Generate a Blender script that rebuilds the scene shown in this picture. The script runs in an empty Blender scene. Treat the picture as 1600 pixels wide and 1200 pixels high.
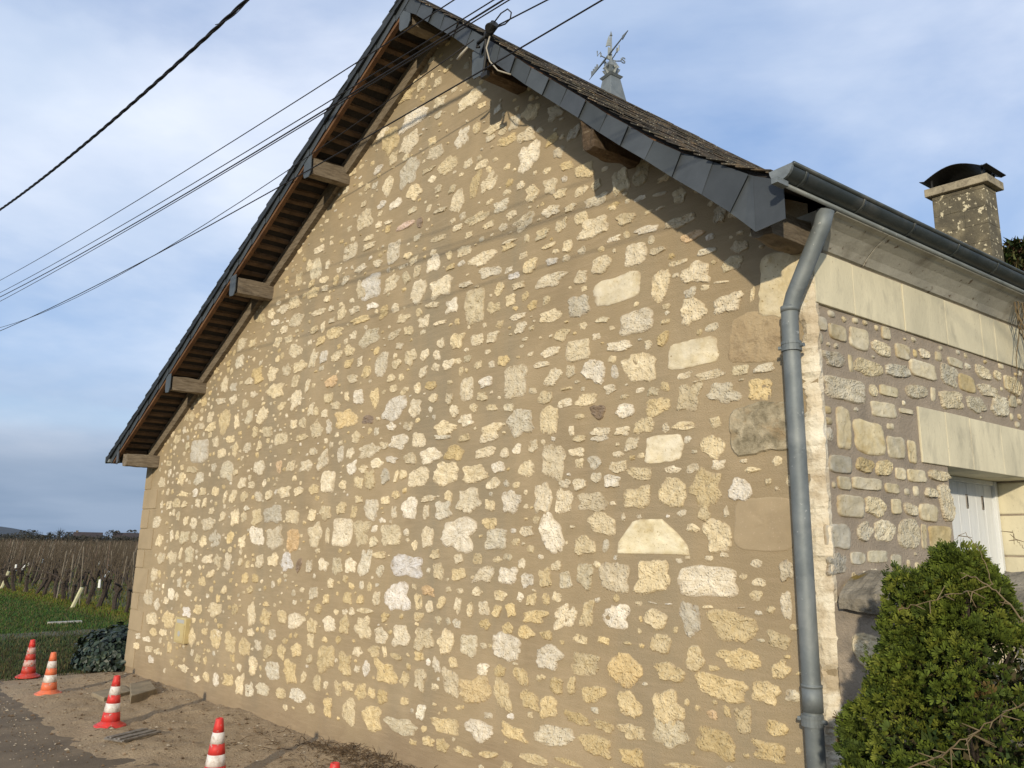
import bpy, math, random
from mathutils import Vector, Matrix, noise
from math import sin, cos, pi, radians, sqrt, atan2, floor

scene = bpy.context.scene
col = scene.collection
# ------------------------------------------------------------------ camera
cam = bpy.data.cameras.new('camera'); camo = bpy.data.objects.new('camera', cam); col.objects.link(camo)
cam.sensor_width = 36.0; cam.lens = 36 * 1205 / 1600; cam.clip_end = 5000; cam.clip_start = 0.05
_R = Vector((0.99977847, -0.00435247, 0.02059303)); _U = Vector((-0.02104797, -0.20674254, 0.97816896)); _F = Vector((0, 0.9783857, 0.20678835))
camo.matrix_world = Matrix(((_R.x, _U.x, -_F.x, 0), (_R.y, _U.y, -_F.y, 0), (_R.z, _U.z, -_F.z, 1.7), (0, 0, 0, 1)))
scene.camera = camo
scene.render.resolution_x = 1024; scene.render.resolution_y = 768
# ------------------------------------------------------------------ light
SUN_AZ = radians(16); SUN_EL = radians(15.5)      # the light travels toward this azimuth (clockwise from +Y)
sdir = Vector((-sin(SUN_AZ) * cos(SUN_EL), -cos(SUN_AZ) * cos(SUN_EL), sin(SUN_EL)))   # toward the sun
sl = bpy.data.lights.new('sun', 'SUN'); sl.energy = 3.4; sl.angle = radians(1.3); sl.color = (1.0, 0.875, 0.665)
so = bpy.data.objects.new('sun', sl); col.objects.link(so); so.rotation_euler = sdir.to_track_quat('Z', 'Y').to_euler()
so.location = (0, -20, 30)
w = bpy.data.worlds.new('World'); scene.world = w; w.use_nodes = True
nt = w.node_tree; nt.nodes.clear()
def N(t, **k):
    n = nt.nodes.new(t)
    for a, b in k.items(): setattr(n, a, b)
    return n
out = N('ShaderNodeOutputWorld'); bg = N('ShaderNodeBackground'); sky = N('ShaderNodeTexSky')
sky.sky_type = 'NISHITA'; sky.sun_disc = False; sky.sun_elevation = SUN_EL; sky.sun_rotation = atan2(sdir.x, sdir.y)
sky.air_density = 1.0; sky.dust_density = 0.6; sky.ozone_density = 1.4
bg.inputs['Strength'].default_value = 0.13
tc = N('ShaderNodeTexCoord'); sep = N('ShaderNodeSeparateXYZ'); nt.links.new(tc.outputs['Generated'], sep.inputs[0])
def MATH(op, a, b=None, c=None, clamp=False):
    m = N('ShaderNodeMath', operation=op); m.use_clamp = clamp
    for i, v in enumerate((a, b, c)):
        if v is None: continue
        if isinstance(v, (int, float)): m.inputs[i].default_value = v
        else: nt.links.new(v, m.inputs[i])
    return m.outputs[0]
zz = MATH('ADD', MATH('MAXIMUM', sep.outputs[2], 0.0), 0.16)
px = MATH('DIVIDE', sep.outputs[0], zz); py = MATH('DIVIDE', sep.outputs[1], zz)
cmb = N('ShaderNodeCombineXYZ'); nt.links.new(px, cmb.inputs[0]); nt.links.new(py, cmb.inputs[1]); cmb.inputs[2].default_value = 3.7
def NOISE(scale, detail, rough, dist=0.0, vec=None):
    n = N('ShaderNodeTexNoise'); n.inputs['Scale'].default_value = scale; n.inputs['Detail'].default_value = detail
    n.inputs['Roughness'].default_value = rough; n.inputs['Distortion'].default_value = dist
    nt.links.new(vec or cmb.outputs[0], n.inputs['Vector']); return n.outputs['Fac']
def RAMP(fac, pts):
    r = N('ShaderNodeValToRGB'); e = r.color_ramp.elements
    while len(e) > 1: e.remove(e[0])
    for i, (p, c) in enumerate(pts):
        if i == 0: e[0].position = p; e[0].color = (*c, 1) if not isinstance(c, float) else (c, c, c, 1)
        else:
            q = e.new(p); q.color = (*c, 1) if not isinstance(c, float) else (c, c, c, 1)
    nt.links.new(fac, r.inputs[0]); return r.outputs['Color']
def MIX(f, a, b):
    m = N('ShaderNodeMix', data_type='RGBA')
    for s, v in ((0, f), (6, a), (7, b)):
        if isinstance(v, (int, float)): m.inputs[s].default_value = v
        elif isinstance(v, tuple): m.inputs[s].default_value = (*v, 1)
        else: nt.links.new(v, m.inputs[s])
    return m.outputs[2]
mask = RAMP(NOISE(0.65, 9, 0.54, 0.4), [(0.33, 0.0), (0.50, 0.7), (0.68, 1.0)])
tone = RAMP(NOISE(0.9, 6, 0.55, 0.2), [(0.30, (3.9, 4.9, 6.5)), (0.48, (5.2, 6.0, 7.3)), (0.66, (7.3, 7.7, 8.5))])
skyc = MIX(0.5, sky.outputs[0], (2.5, 4.0, 7.3))
c1 = MIX(mask, skyc, tone)
band = RAMP(sep.outputs[2], [(0.0, 0.97), (0.08, 0.9), (0.13, 0.35), (0.2, 0.0)])
bt = RAMP(NOISE(1.1, 4, 0.5), [(0.35, (1.75, 2.45, 3.55)), (0.65, (2.4, 3.1, 4.2))])
streak = MATH('MULTIPLY', RAMP(MATH('ADD', sep.outputs[2], MATH('MULTIPLY', NOISE(1.6, 4, 0.5), 0.05)), [(0.135, 0.0), (0.150, 0.75), (0.163, 0.65), (0.18, 0.0)]), RAMP(NOISE(0.8, 3, 0.5), [(0.40, 0.25), (0.55, 1.0)]))
c2 = MIX(band, c1, bt)
nt.links.new(MIX(streak, c2, (3.7, 5.6, 7.4)), bg.inputs['Color']); nt.links.new(bg.outputs[0], out.inputs[0])
vs = scene.view_settings
vs.view_transform = 'Standard'; vs.look = 'None'; vs.exposure = 0.06; vs.gamma = 1
scene.render.engine = 'CYCLES'

# ------------------------------------------------------------------ frames of the building
RG = random.Random(7)
L0 = Vector((-4.94274, 10.55026, 0)); WD = Vector((0.71080638, -0.70338772, 0)); NO = Vector((-0.70338772, -0.71080638, 0))
C0 = Vector((1.64215822, 4.03408304, 0)); SD = Vector((0.82165556, 0.56998433, 0)); NS = Vector((0.56998433, -0.82165556, 0))
GW = 9.264
def G(a, z, o=0.0): return L0 + WD * a + Vector((0, 0, z)) + NO * o       # on the gable: along, up, out
def S(b, z, o=0.0): return C0 + SD * b + Vector((0, 0, z)) + NS * o       # on the side wall
PROF = [(-0.23, 2.77), (5.93, 6.56), (7.0, 5.62), (8.0, 4.66), (8.36, 4.32), (8.75, 3.98), (9.0, 3.80), (9.36, 3.60)]
def prof(a):
    for (a0, z0), (a1, z1) in zip(PROF, PROF[1:]):
        if a <= a1 or a1 == PROF[-1][0]:
            return z0 + (z1 - z0) * (a - a0) / (a1 - a0)
VO = 0.42
def RT(a, t, dz=0.0):                                                    # roof top: profile position a, distance t behind the verge
    zr = prof(a); k = max(0.0, min(1.0, (zr - 3.5) / 3.0))
    return G(a, zr + dz, VO) + SD * t - Vector((0, 0, 0.035 * t * k))
def wall_top(a, o=0.0):
    t = (VO - o) / 0.983; return prof(a - 0.183 * t)

# ------------------------------------------------------------------ objects
def wloc(o):
    v = Vector((0, 0, 0))
    while o: v += o.location; o = o.parent
    return v
def tag(o, label=None, cat=None, group=None, kind=None):
    if label: o['label'] = label
    if cat: o['category'] = cat
    if group: o['group'] = group
    if kind: o['kind'] = kind
    return o
def empty(name, loc, label, cat, group=None):
    o = bpy.data.objects.new(name, None); col.objects.link(o); o.location = loc; o.empty_display_size = .2
    return tag(o, label, cat, group)
class MB:
    def __init__(s): s.v = []; s.f = []; s.m = []; s.c = []; s.k = (1, 1, 1)
    def vert(s, p, c=None): s.v.append(tuple(p)); s.c.append(c or s.k); return len(s.v) - 1
    def face(s, ids, m=0): s.f.append(tuple(ids)); s.m.append(m)
    def poly(s, pts, m=0): s.face([s.vert(p) for p in pts], m)
    def hexa(s, p, m=0):                                                  # p: 4 bottom, 4 top (matching order)
        b = [s.vert(q) for q in p]
        for q in ((3, 2, 1, 0), (4, 5, 6, 7), (0, 1, 5, 4), (1, 2, 6, 5), (2, 3, 7, 6), (3, 0, 4, 7)): s.face([b[i] for i in q], m)
    def box(s, F, a0, a1, z0, z1, o0, o1, m=0):
        s.hexa([F(a0, z0, o0), F(a1, z0, o0), F(a1, z0, o1), F(a0, z0, o1), F(a0, z1, o0), F(a1, z1, o0), F(a1, z1, o1), F(a0, z1, o1)], m)
    def prism(s, lo, hi, m=0):
        a = [s.vert(q) for q in lo]; b = [s.vert(q) for q in hi]; n = len(a)
        s.face(a[::-1], m); s.face(b, m)
        for i in range(n): s.face((a[i], a[(i + 1) % n], b[(i + 1) % n], b[i]), m)
    def tube(s, pts, rad, n=8, m=0, cap=True):
        pts = [Vector(p) for p in pts]; rs = rad if isinstance(rad, (list, tuple)) else [rad] * len(pts)
        prev = None; rings = []
        up = Vector((0.13, 0.21, 0.97))
        for i, p in enumerate(pts):
            d = (pts[min(i + 1, len(pts) - 1)] - pts[max(i - 1, 0)]).normalized()
            if prev is None:
                x = d.cross(up)
                if x.length < .05: x = d.cross(Vector((1, 0, 0)))
                x.normalize()
            else:
                x = prev - d * prev.dot(d)
                x.normalize()
            prev = x; y = d.cross(x)
            rings.append([s.vert(p + (x * cos(2 * pi * k / n) + y * sin(2 * pi * k / n)) * rs[i]) for k in range(n)])
        for A, B in zip(rings, rings[1:]):
            for k in range(n): s.face((A[k], A[(k + 1) % n], B[(k + 1) % n], B[k]), m)
        if cap: s.face(rings[0][::-1], m); s.face(rings[-1], m)
    def lathe(s, prof_, c, n=24, m=0, mf=None):
        rings = [[s.vert((c[0] + r * cos(2 * pi * k / n), c[1] + r * sin(2 * pi * k / n), c[2] + z)) for k in range(n)] for r, z in prof_]
        for i, (A, B) in enumerate(zip(rings, rings[1:])):
            for k in range(n): s.face((A[k], A[(k + 1) % n], B[(k + 1) % n], B[k]), mf[i] if mf else m)
        s.face(rings[0][::-1], mf[0] if mf else m); s.face(rings[-1], mf[-1] if mf else m)
    def build(s, name, mats, parent=None, smooth=False, origin=None, bevel=0, label=None):
        if not isinstance(mats, (list, tuple)): mats = [mats]
        base = wloc(parent) if parent else Vector(origin or (0, 0, 0))
        me = bpy.data.meshes.new(name)
        me.from_pydata([(x - base.x, y - base.y, z - base.z) for x, y, z in s.v], [], s.f)
        for mt in mats: me.materials.append(mt)
        me.polygons.foreach_set('material_index', s.m)
        if any(c != (1, 1, 1) for c in s.c):
            at = me.color_attributes.new('tint', 'FLOAT_COLOR', 'POINT')
            fl = []
            for c in s.c: fl += [c[0], c[1], c[2], 1]
            at.data.foreach_set('color', fl)
        if smooth is True: me.polygons.foreach_set('use_smooth', [True] * len(s.f))
        elif smooth: me.polygons.foreach_set('use_smooth', [q in smooth for q in s.m])
        me.update()
        o = bpy.data.objects.new(name, me); col.objects.link(o)
        if parent: o.parent = parent
        else: o.location = base
        if bevel:
            b = o.modifiers.new('bevel', 'BEVEL'); b.width = bevel; b.segments = 2; b.limit_method = 'ANGLE'; b.angle_limit = radians(40)
        if label: o['label'] = label
        return o
def copy_tree(o, parent=None):
    c = o.copy(); col.objects.link(c); c.parent = parent
    for ch in o.children: copy_tree(ch, c)
    return c

# ------------------------------------------------------------------ materials
def mat(name, ca, cb=None, scale=3, rough=0.85, bump=0.0, bscale=60, detail=8, metal=0.0, attr=False, stretch=(1, 1, 1),
        ramp=(0.35, 0.65), third=None, tscale=1.2, tramp=(0.5, 0.7), spec=0.3, speck=None, distort=0.3, bdist=0.01, extra=None, voro=None):
    m = bpy.data.materials.new(name); m.use_nodes = True; t = m.node_tree; b = t.nodes['Principled BSDF']; l = t.links.new
    b.inputs['Roughness'].default_value = rough; b.inputs['Metallic'].default_value = metal
    b.inputs['Specular IOR Level'].default_value = spec
    tc = t.nodes.new('ShaderNodeTexCoord'); mp = t.nodes.new('ShaderNodeMapping'); mp.inputs['Scale'].default_value = stretch
    l(tc.outputs['Object'], mp.inputs[0])
    def nz(sc, de=detail, ro=0.6, vec=None, di=0.0):
        n = t.nodes.new('ShaderNodeTexNoise'); n.inputs['Scale'].default_value = sc; n.inputs['Detail'].default_value = de
        n.inputs['Roughness'].default_value = ro; n.inputs['Distortion'].default_value = di; l(vec or mp.outputs[0], n.inputs['Vector']); return n.outputs['Fac']
    def rng(f, a, z, lo=0.0, hi=1.0):
        r = t.nodes.new('ShaderNodeMapRange'); r.inputs[1].default_value = a; r.inputs[2].default_value = z
        r.inputs[3].default_value = lo; r.inputs[4].default_value = hi; l(f, r.inputs[0]); return r.outputs[0]
    def mix(f, x, y, bt='MIX'):
        q = t.nodes.new('ShaderNodeMix'); q.data_type = 'RGBA'; q.blend_type = bt
        for s_, v in ((0, f), (6, x), (7, y)):
            if isinstance(v, (int, float)): q.inputs[s_].default_value = v
            elif isinstance(v, tuple): q.inputs[s_].default_value = (*v, 1)
            else: l(v, q.inputs[s_])
        return q.outputs[2]
    c = mix(rng(nz(scale, di=distort), *ramp), ca, cb or ca)
    if third: c = mix(rng(nz(tscale, 6, 0.65, di=0.4), *tramp), c, third)
    if speck: c = mix(rng(nz(speck[1], 4, 0.6), speck[2], speck[3]), c, speck[0])
    if attr:
        a = t.nodes.new('ShaderNodeVertexColor'); a.layer_name = 'tint'; c = mix(1.0, c, a.outputs[0], 'MULTIPLY')
    if extra: c = extra(t, l, nz, rng, mix, c, tc)
    l(c, b.inputs['Base Color'])
    if bump:
        h = nz(bscale, 6, 0.65)
        if voro:
            v = t.nodes.new('ShaderNodeTexVoronoi'); v.inputs['Scale'].default_value = voro[0]; l(mp.outputs[0], v.inputs['Vector'])
            q = t.nodes.new('ShaderNodeMath'); q.operation = 'MULTIPLY_ADD'; l(rng(v.outputs['Distance'], 0.0, 0.45), q.inputs[0]); q.inputs[1].default_value = voro[1]; l(h, q.inputs[2]); h = q.outputs[0]
        bp = t.nodes.new('ShaderNodeBump'); bp.inputs['Strength'].default_value = bump; bp.inputs['Distance'].default_value = bdist
        l(h, bp.inputs['Height']); l(bp.outputs[0], b.inputs['Normal'])
    return m
def stains(t, l, nz, rng, mix, c, tc):
    mp = t.nodes.new('ShaderNodeMapping'); mp.inputs['Scale'].default_value = (1.6, 1.6, 0.25); l(tc.outputs['Object'], mp.inputs[0])
    c = mix(rng(nz(1.0, 5, 0.6, mp.outputs[0], 0.5), 0.47, 0.70, 0, 0.62), c, (0.245, 0.215, 0.155))
    sz = t.nodes.new('ShaderNodeSeparateXYZ'); l(tc.outputs['Object'], sz.inputs[0])
    ad = t.nodes.new('ShaderNodeMath'); ad.operation = 'MULTIPLY_ADD'; l(nz(2.2, 5, 0.65), ad.inputs[0]); ad.inputs[1].default_value = -0.75; l(sz.outputs[2], ad.inputs[2])
    c = mix(rng(ad.outputs[0], -0.40, 0.06, 0.75, 0.0), c, (0.25, 0.185, 0.12))
    mp2 = t.nodes.new('ShaderNodeMapping'); mp2.inputs['Scale'].default_value = (3, 3, 30); l(tc.outputs['Object'], mp2.inputs[0])
    return mix(rng(nz(1.5, 4, 0.6, mp2.outputs[0], 0.3), 0.45, 0.75, 0, 0.28), c, (0.48, 0.37, 0.25))
M = {}
M['mortar'] = mat('lime_mortar', (0.368, 0.287, 0.176), (0.300, 0.234, 0.145), 1.6, 0.95, 0.8, 110, third=(0.40, 0.315, 0.20), tscale=0.9, speck=((0.22, 0.165, 0.105), 150, 0.64, 0.74), bdist=0.008, extra=stains)
M['quoin'] = mat('smooth_quoin', (0.380, 0.300, 0.192), (0.32, 0.252, 0.16), 3, 0.95, 0.35, 150, speck=((0.50, 0.38, 0.28), 90, 0.6, 0.75), bdist=0.004)
M['stone'] = mat('tuffeau_rubble', (1, 1, 1), (0.84, 0.80, 0.72), 22, 0.95, 0.9, 95, attr=True, speck=((0.42, 0.33, 0.22), 75, 0.62, 0.74), bdist=0.012, voro=(55, 0.7), ramp=(0.38, 0.68))
M['smooth'] = mat('dressed_tuffeau', (0.95, 0.95, 0.95), (0.82, 0.78, 0.68), 11, 0.92, 0.8, 60, attr=True, third=(0.70, 0.62, 0.46), tscale=7, tramp=(0.54, 0.75), speck=((0.42, 0.34, 0.22), 55, 0.62, 0.72), bdist=0.006)
M['mossy'] = mat('weathered_stone', (0.50, 0.43, 0.30), (0.20, 0.17, 0.11), 14, 0.95, 0.9, 60, third=(0.34, 0.24, 0.13), tscale=6, bdist=0.012)
M['grout'] = mat('grey_mortar', (0.36, 0.300, 0.232), (0.29, 0.242, 0.188), 6, 0.95, 0.9, 70, third=(0.17, 0.15, 0.125), tscale=2.2, tramp=(0.52, 0.75), speck=((0.33, 0.28, 0.22), 160, 0.6, 0.72), bdist=0.01)
M['ashlar'] = mat('ashlar_block', (0.70, 0.64, 0.46), (0.52, 0.48, 0.35), 2.6, 0.9, 0.6, 60, stretch=(1, 1, .45), third=(0.31, 0.29, 0.225), tscale=4.5, tramp=(0.52, 0.78), speck=((0.36, 0.30, 0.2), 110, 0.64, 0.74), bdist=0.005)
M['lime'] = mat('broken_lime_edge', (0.82, 0.76, 0.62), (0.66, 0.56, 0.40), 5, 0.95, 0.9, 40, third=(0.52, 0.43, 0.30), tscale=4.2, tramp=(0.48, 0.62), bdist=0.015)
M['cornice'] = mat('cornice_stone', (0.50, 0.48, 0.41), (0.42, 0.40, 0.34), 5, 0.9, 0.5, 45, third=(0.26, 0.235, 0.19), tscale=3.2, tramp=(0.50, 0.70), speck=((0.15, 0.11, 0.075), 20, 0.62, 0.70), bdist=0.006)
M['crack'] = mat('cornice_crack', (0.06, 0.04, 0.025), (0.14, 0.09, 0.06), 30, 1, 0.6, 80)
M['slate'] = mat('slate', (0.042, 0.050, 0.056), (0.058, 0.068, 0.076), 6, 0.55, 0.25, 60, attr=True, spec=0.4, bdist=0.003, speck=((0.13, 0.14, 0.15), 90, 0.70, 0.78))
M['old_slate'] = mat('lichened_slate', (0.050, 0.047, 0.043), (0.085, 0.072, 0.056), 16, 0.9, 0.9, 70, attr=True, third=(0.17, 0.12, 0.07), tscale=9, tramp=(0.5, 0.68), speck=((0.5, 0.46, 0.36), 60, 0.60, 0.68), bdist=0.01)
M['under'] = mat('slate_underside', (0.022, 0.020, 0.019), (0.035, 0.03, 0.027), 12, 0.9, 0.5, 50)
M['wood'] = mat('weathered_beam', (0.29, 0.24, 0.175), (0.17, 0.135, 0.095), 9, 0.92, 1.0, 60, stretch=(1, 1, 7), third=(0.085, 0.055, 0.032), tscale=5, tramp=(0.55, 0.72), bdist=0.015)
M['old_beam'] = mat('rotten_beam', (0.17, 0.12, 0.075), (0.09, 0.06, 0.035), 11, 0.95, 1.0, 50, stretch=(1, 1, 5), third=(0.30, 0.24, 0.16), tscale=8, tramp=(0.58, 0.72), bdist=0.02)
M['batten'] = mat('batten_wood', (0.15, 0.098, 0.060), (0.09, 0.060, 0.038), 8, 0.9, 0.6, 50, third=(0.06, 0.038, 0.024), tscale=6)
M['board'] = mat('rake_board', (0.17, 0.088, 0.042), (0.115, 0.058, 0.03), 7, 0.8, 0.5, 40, third=(0.08, 0.042, 0.025), tscale=4)
M['zinc'] = mat('zinc', (0.20, 0.225, 0.232), (0.145, 0.165, 0.172), 7, 0.62, 0.15, 30, metal=0.35, third=(0.245, 0.265, 0.265), tscale=4, tramp=(0.46, 0.68), speck=((0.42, 0.44, 0.43), 32, 0.66, 0.74))
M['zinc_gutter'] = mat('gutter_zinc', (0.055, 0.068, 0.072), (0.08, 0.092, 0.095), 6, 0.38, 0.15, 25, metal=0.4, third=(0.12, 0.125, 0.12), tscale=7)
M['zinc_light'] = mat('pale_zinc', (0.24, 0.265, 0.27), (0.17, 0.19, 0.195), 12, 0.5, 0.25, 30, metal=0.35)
M['chimney'] = mat('chimney_stone', (0.135, 0.118, 0.08), (0.09, 0.08, 0.058), 6, 0.95, 0.9, 45, third=(0.22, 0.19, 0.125), tscale=3.5, tramp=(0.5, 0.7), speck=((0.58, 0.52, 0.36), 15, 0.595, 0.63), bdist=0.012)
M['chimcap'] = mat('chimney_capstone', (0.38, 0.33, 0.23), (0.25, 0.215, 0.15), 8, 0.95, 0.8, 50, third=(0.13, 0.11, 0.08), tscale=10, bdist=0.01)
M['iron'] = mat('black_sheet', (0.012, 0.012, 0.013), (0.02, 0.02, 0.02), 8, 0.5, 0.1, 30)
M['cable'] = mat('black_cable', (0.012, 0.011, 0.013), None, 5, 0.6)
M['cable_grey'] = mat('grey_cable', (0.36, 0.33, 0.27), None, 5, 0.6)
M['shutter'] = mat('shutter_paint', (0.70, 0.72, 0.72), (0.63, 0.65, 0.655), 12, 0.55, 0.25, 20, stretch=(3, 3, 0.3), third=(0.50, 0.51, 0.50), tscale=6, tramp=(0.55, 0.85))
M['black'] = mat('dark_gap', (0.02, 0.02, 0.02), None, 3, 0.9)
M['moss'] = mat('mossy_coping', (0.30, 0.265, 0.205), (0.15, 0.132, 0.10), 9, 0.95, 1.0, 40, third=(0.33, 0.29, 0.22), tscale=5, tramp=(0.54, 0.68), speck=((0.20, 0.14, 0.03), 6, 0.60, 0.66), bdist=0.02)
M['boxp'] = mat('meter_box_plastic', (0.52, 0.43, 0.22), (0.46, 0.37, 0.19), 5, 0.5, 0.1, 20)
M['boxlab'] = mat('meter_box_plate', (0.42, 0.42, 0.40), None, 5, 0.5)
for k, c in (('red', (0.62, 0.035, 0.028)), ('orange', (0.72, 0.17, 0.07)), ('dred', (0.50, 0.04, 0.022))):
    M[k] = mat('cone_' + k, c, tuple(x * .82 + .02 for x in c), 20, 0.5, 0.15, 40, third=tuple(x * .6 + .05 for x in c), tscale=18, tramp=(0.50, 0.70), speck=((0.45, 0.36, 0.30), 35, 0.62, 0.70))
M['white'] = mat('cone_white', (0.74, 0.70, 0.66), (0.62, 0.57, 0.52), 24, 0.5, 0.15, 40, third=(0.40, 0.33, 0.27), tscale=22, tramp=(0.48, 0.68))
M['pink'] = mat('cone_faded_band', (0.58, 0.33, 0.29), (0.45, 0.40, 0.36), 24, 0.55, 0.15, 40, third=(0.50, 0.10, 0.07), tscale=30, tramp=(0.5, 0.62))
M['asphalt'] = mat('asphalt', (0.160, 0.125, 0.085), (0.12, 0.094, 0.066), 2.2, 0.95, 0.8, 120, third=(0.23, 0.178, 0.118), tscale=1.5, tramp=(0.46, 0.72), speck=((0.19, 0.165, 0.13), 220, 0.60, 0.70), bdist=0.012)
M['dirt'] = mat('sandy_dirt', (0.40, 0.305, 0.195), (0.31, 0.232, 0.146), 3.2, 1.0, 1.0, 45, third=(0.35, 0.262, 0.17), tscale=1.3, speck=((0.085, 0.055, 0.032), 26, 0.60, 0.70), bdist=0.03)
M['soil'] = mat('vineyard_soil', (0.075, 0.085, 0.022), (0.12, 0.105, 0.03), 0.35, 1.0, 0.5, 8, third=(0.07, 0.05, 0.03), tscale=0.12)
M['grassbase'] = mat('grass_base', (0.035, 0.070, 0.014), (0.055, 0.085, 0.02), 0.6, 1.0, 0.8, 14, third=(0.075, 0.06, 0.03), tscale=0.4, bdist=0.05)
M['gravel'] = mat('gravel_track', (0.12, 0.105, 0.07), (0.075, 0.075, 0.045), 1.4, 1, 0.8, 30, third=(0.05, 0.06, 0.025), tscale=0.8, bdist=0.03)
M['grass'] = mat('grass_blade', (1, 1, 1), (0.8, 0.85, 0.7), 2, 0.8, attr=True)
M['concrete'] = mat('old_concrete', (0.30, 0.245, 0.165), (0.21, 0.175, 0.12), 6, 0.95, 0.6, 60, third=(0.14, 0.115, 0.08), tscale=3)
M['steel'] = mat('worn_steel', (0.30, 0.28, 0.25), (0.16, 0.14, 0.12), 20, 0.55, metal=0.5)
M['bark'] = mat('vine_bark', (0.035, 0.026, 0.020), (0.075, 0.058, 0.045), 25, 1.0, 1.0, 60, bdist=0.02)
M['cane'] = mat('vine_cane', (0.055, 0.042, 0.027), (0.11, 0.083, 0.052), 8, 0.8)
M['stake'] = mat('grey_stake', (0.22, 0.19, 0.145), (0.14, 0.115, 0.085), 8, 0.9, 0.5, 40)
M['steelstake'] = mat('rusty_stake', (0.12, 0.08, 0.055), (0.17, 0.13, 0.10), 8, 0.8)
M['guard'] = mat('white_guard', (0.82, 0.82, 0.76), None, 4, 0.6)
M['postcream'] = mat('cream_post', (0.58, 0.56, 0.36), (0.42, 0.41, 0.26), 10, 0.8)
M['ivy'] = mat('ivy_leaf', (1, 1, 1), (0.7, 0.75, 0.7), 6, 0.5, attr=True, spec=0.5)
M['needles'] = mat('cypress_spray', (1, 1, 1), (0.65, 0.7, 0.55), 9, 0.75, attr=True, spec=0.25)
M['twig'] = mat('bare_twig', (0.20, 0.15, 0.085), (0.13, 0.095, 0.05), 20, 0.8)
M['hill'] = mat('far_hill', (0.055, 0.070, 0.088), (0.065, 0.075, 0.085), 0.02, 1)  # pale bluish tone: the haze of distance is put into the colour
M['fartree'] = mat('far_tree', (0.045, 0.042, 0.035), (0.03, 0.034, 0.028), 0.3, 1)
M['farroof'] = mat('far_roof', (0.035, 0.03, 0.032), (0.06, 0.045, 0.04), 0.5, 0.8)
M['farwall'] = mat('far_wall', (0.11, 0.09, 0.075), (0.15, 0.125, 0.10), 0.5, 0.9)
M['white_stone'] = mat('white_litter', (0.36, 0.34, 0.29), None, 3, 0.7)
M['root'] = mat('dry_root', (0.065, 0.042, 0.025), (0.13, 0.09, 0.05), 30, 1)
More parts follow.
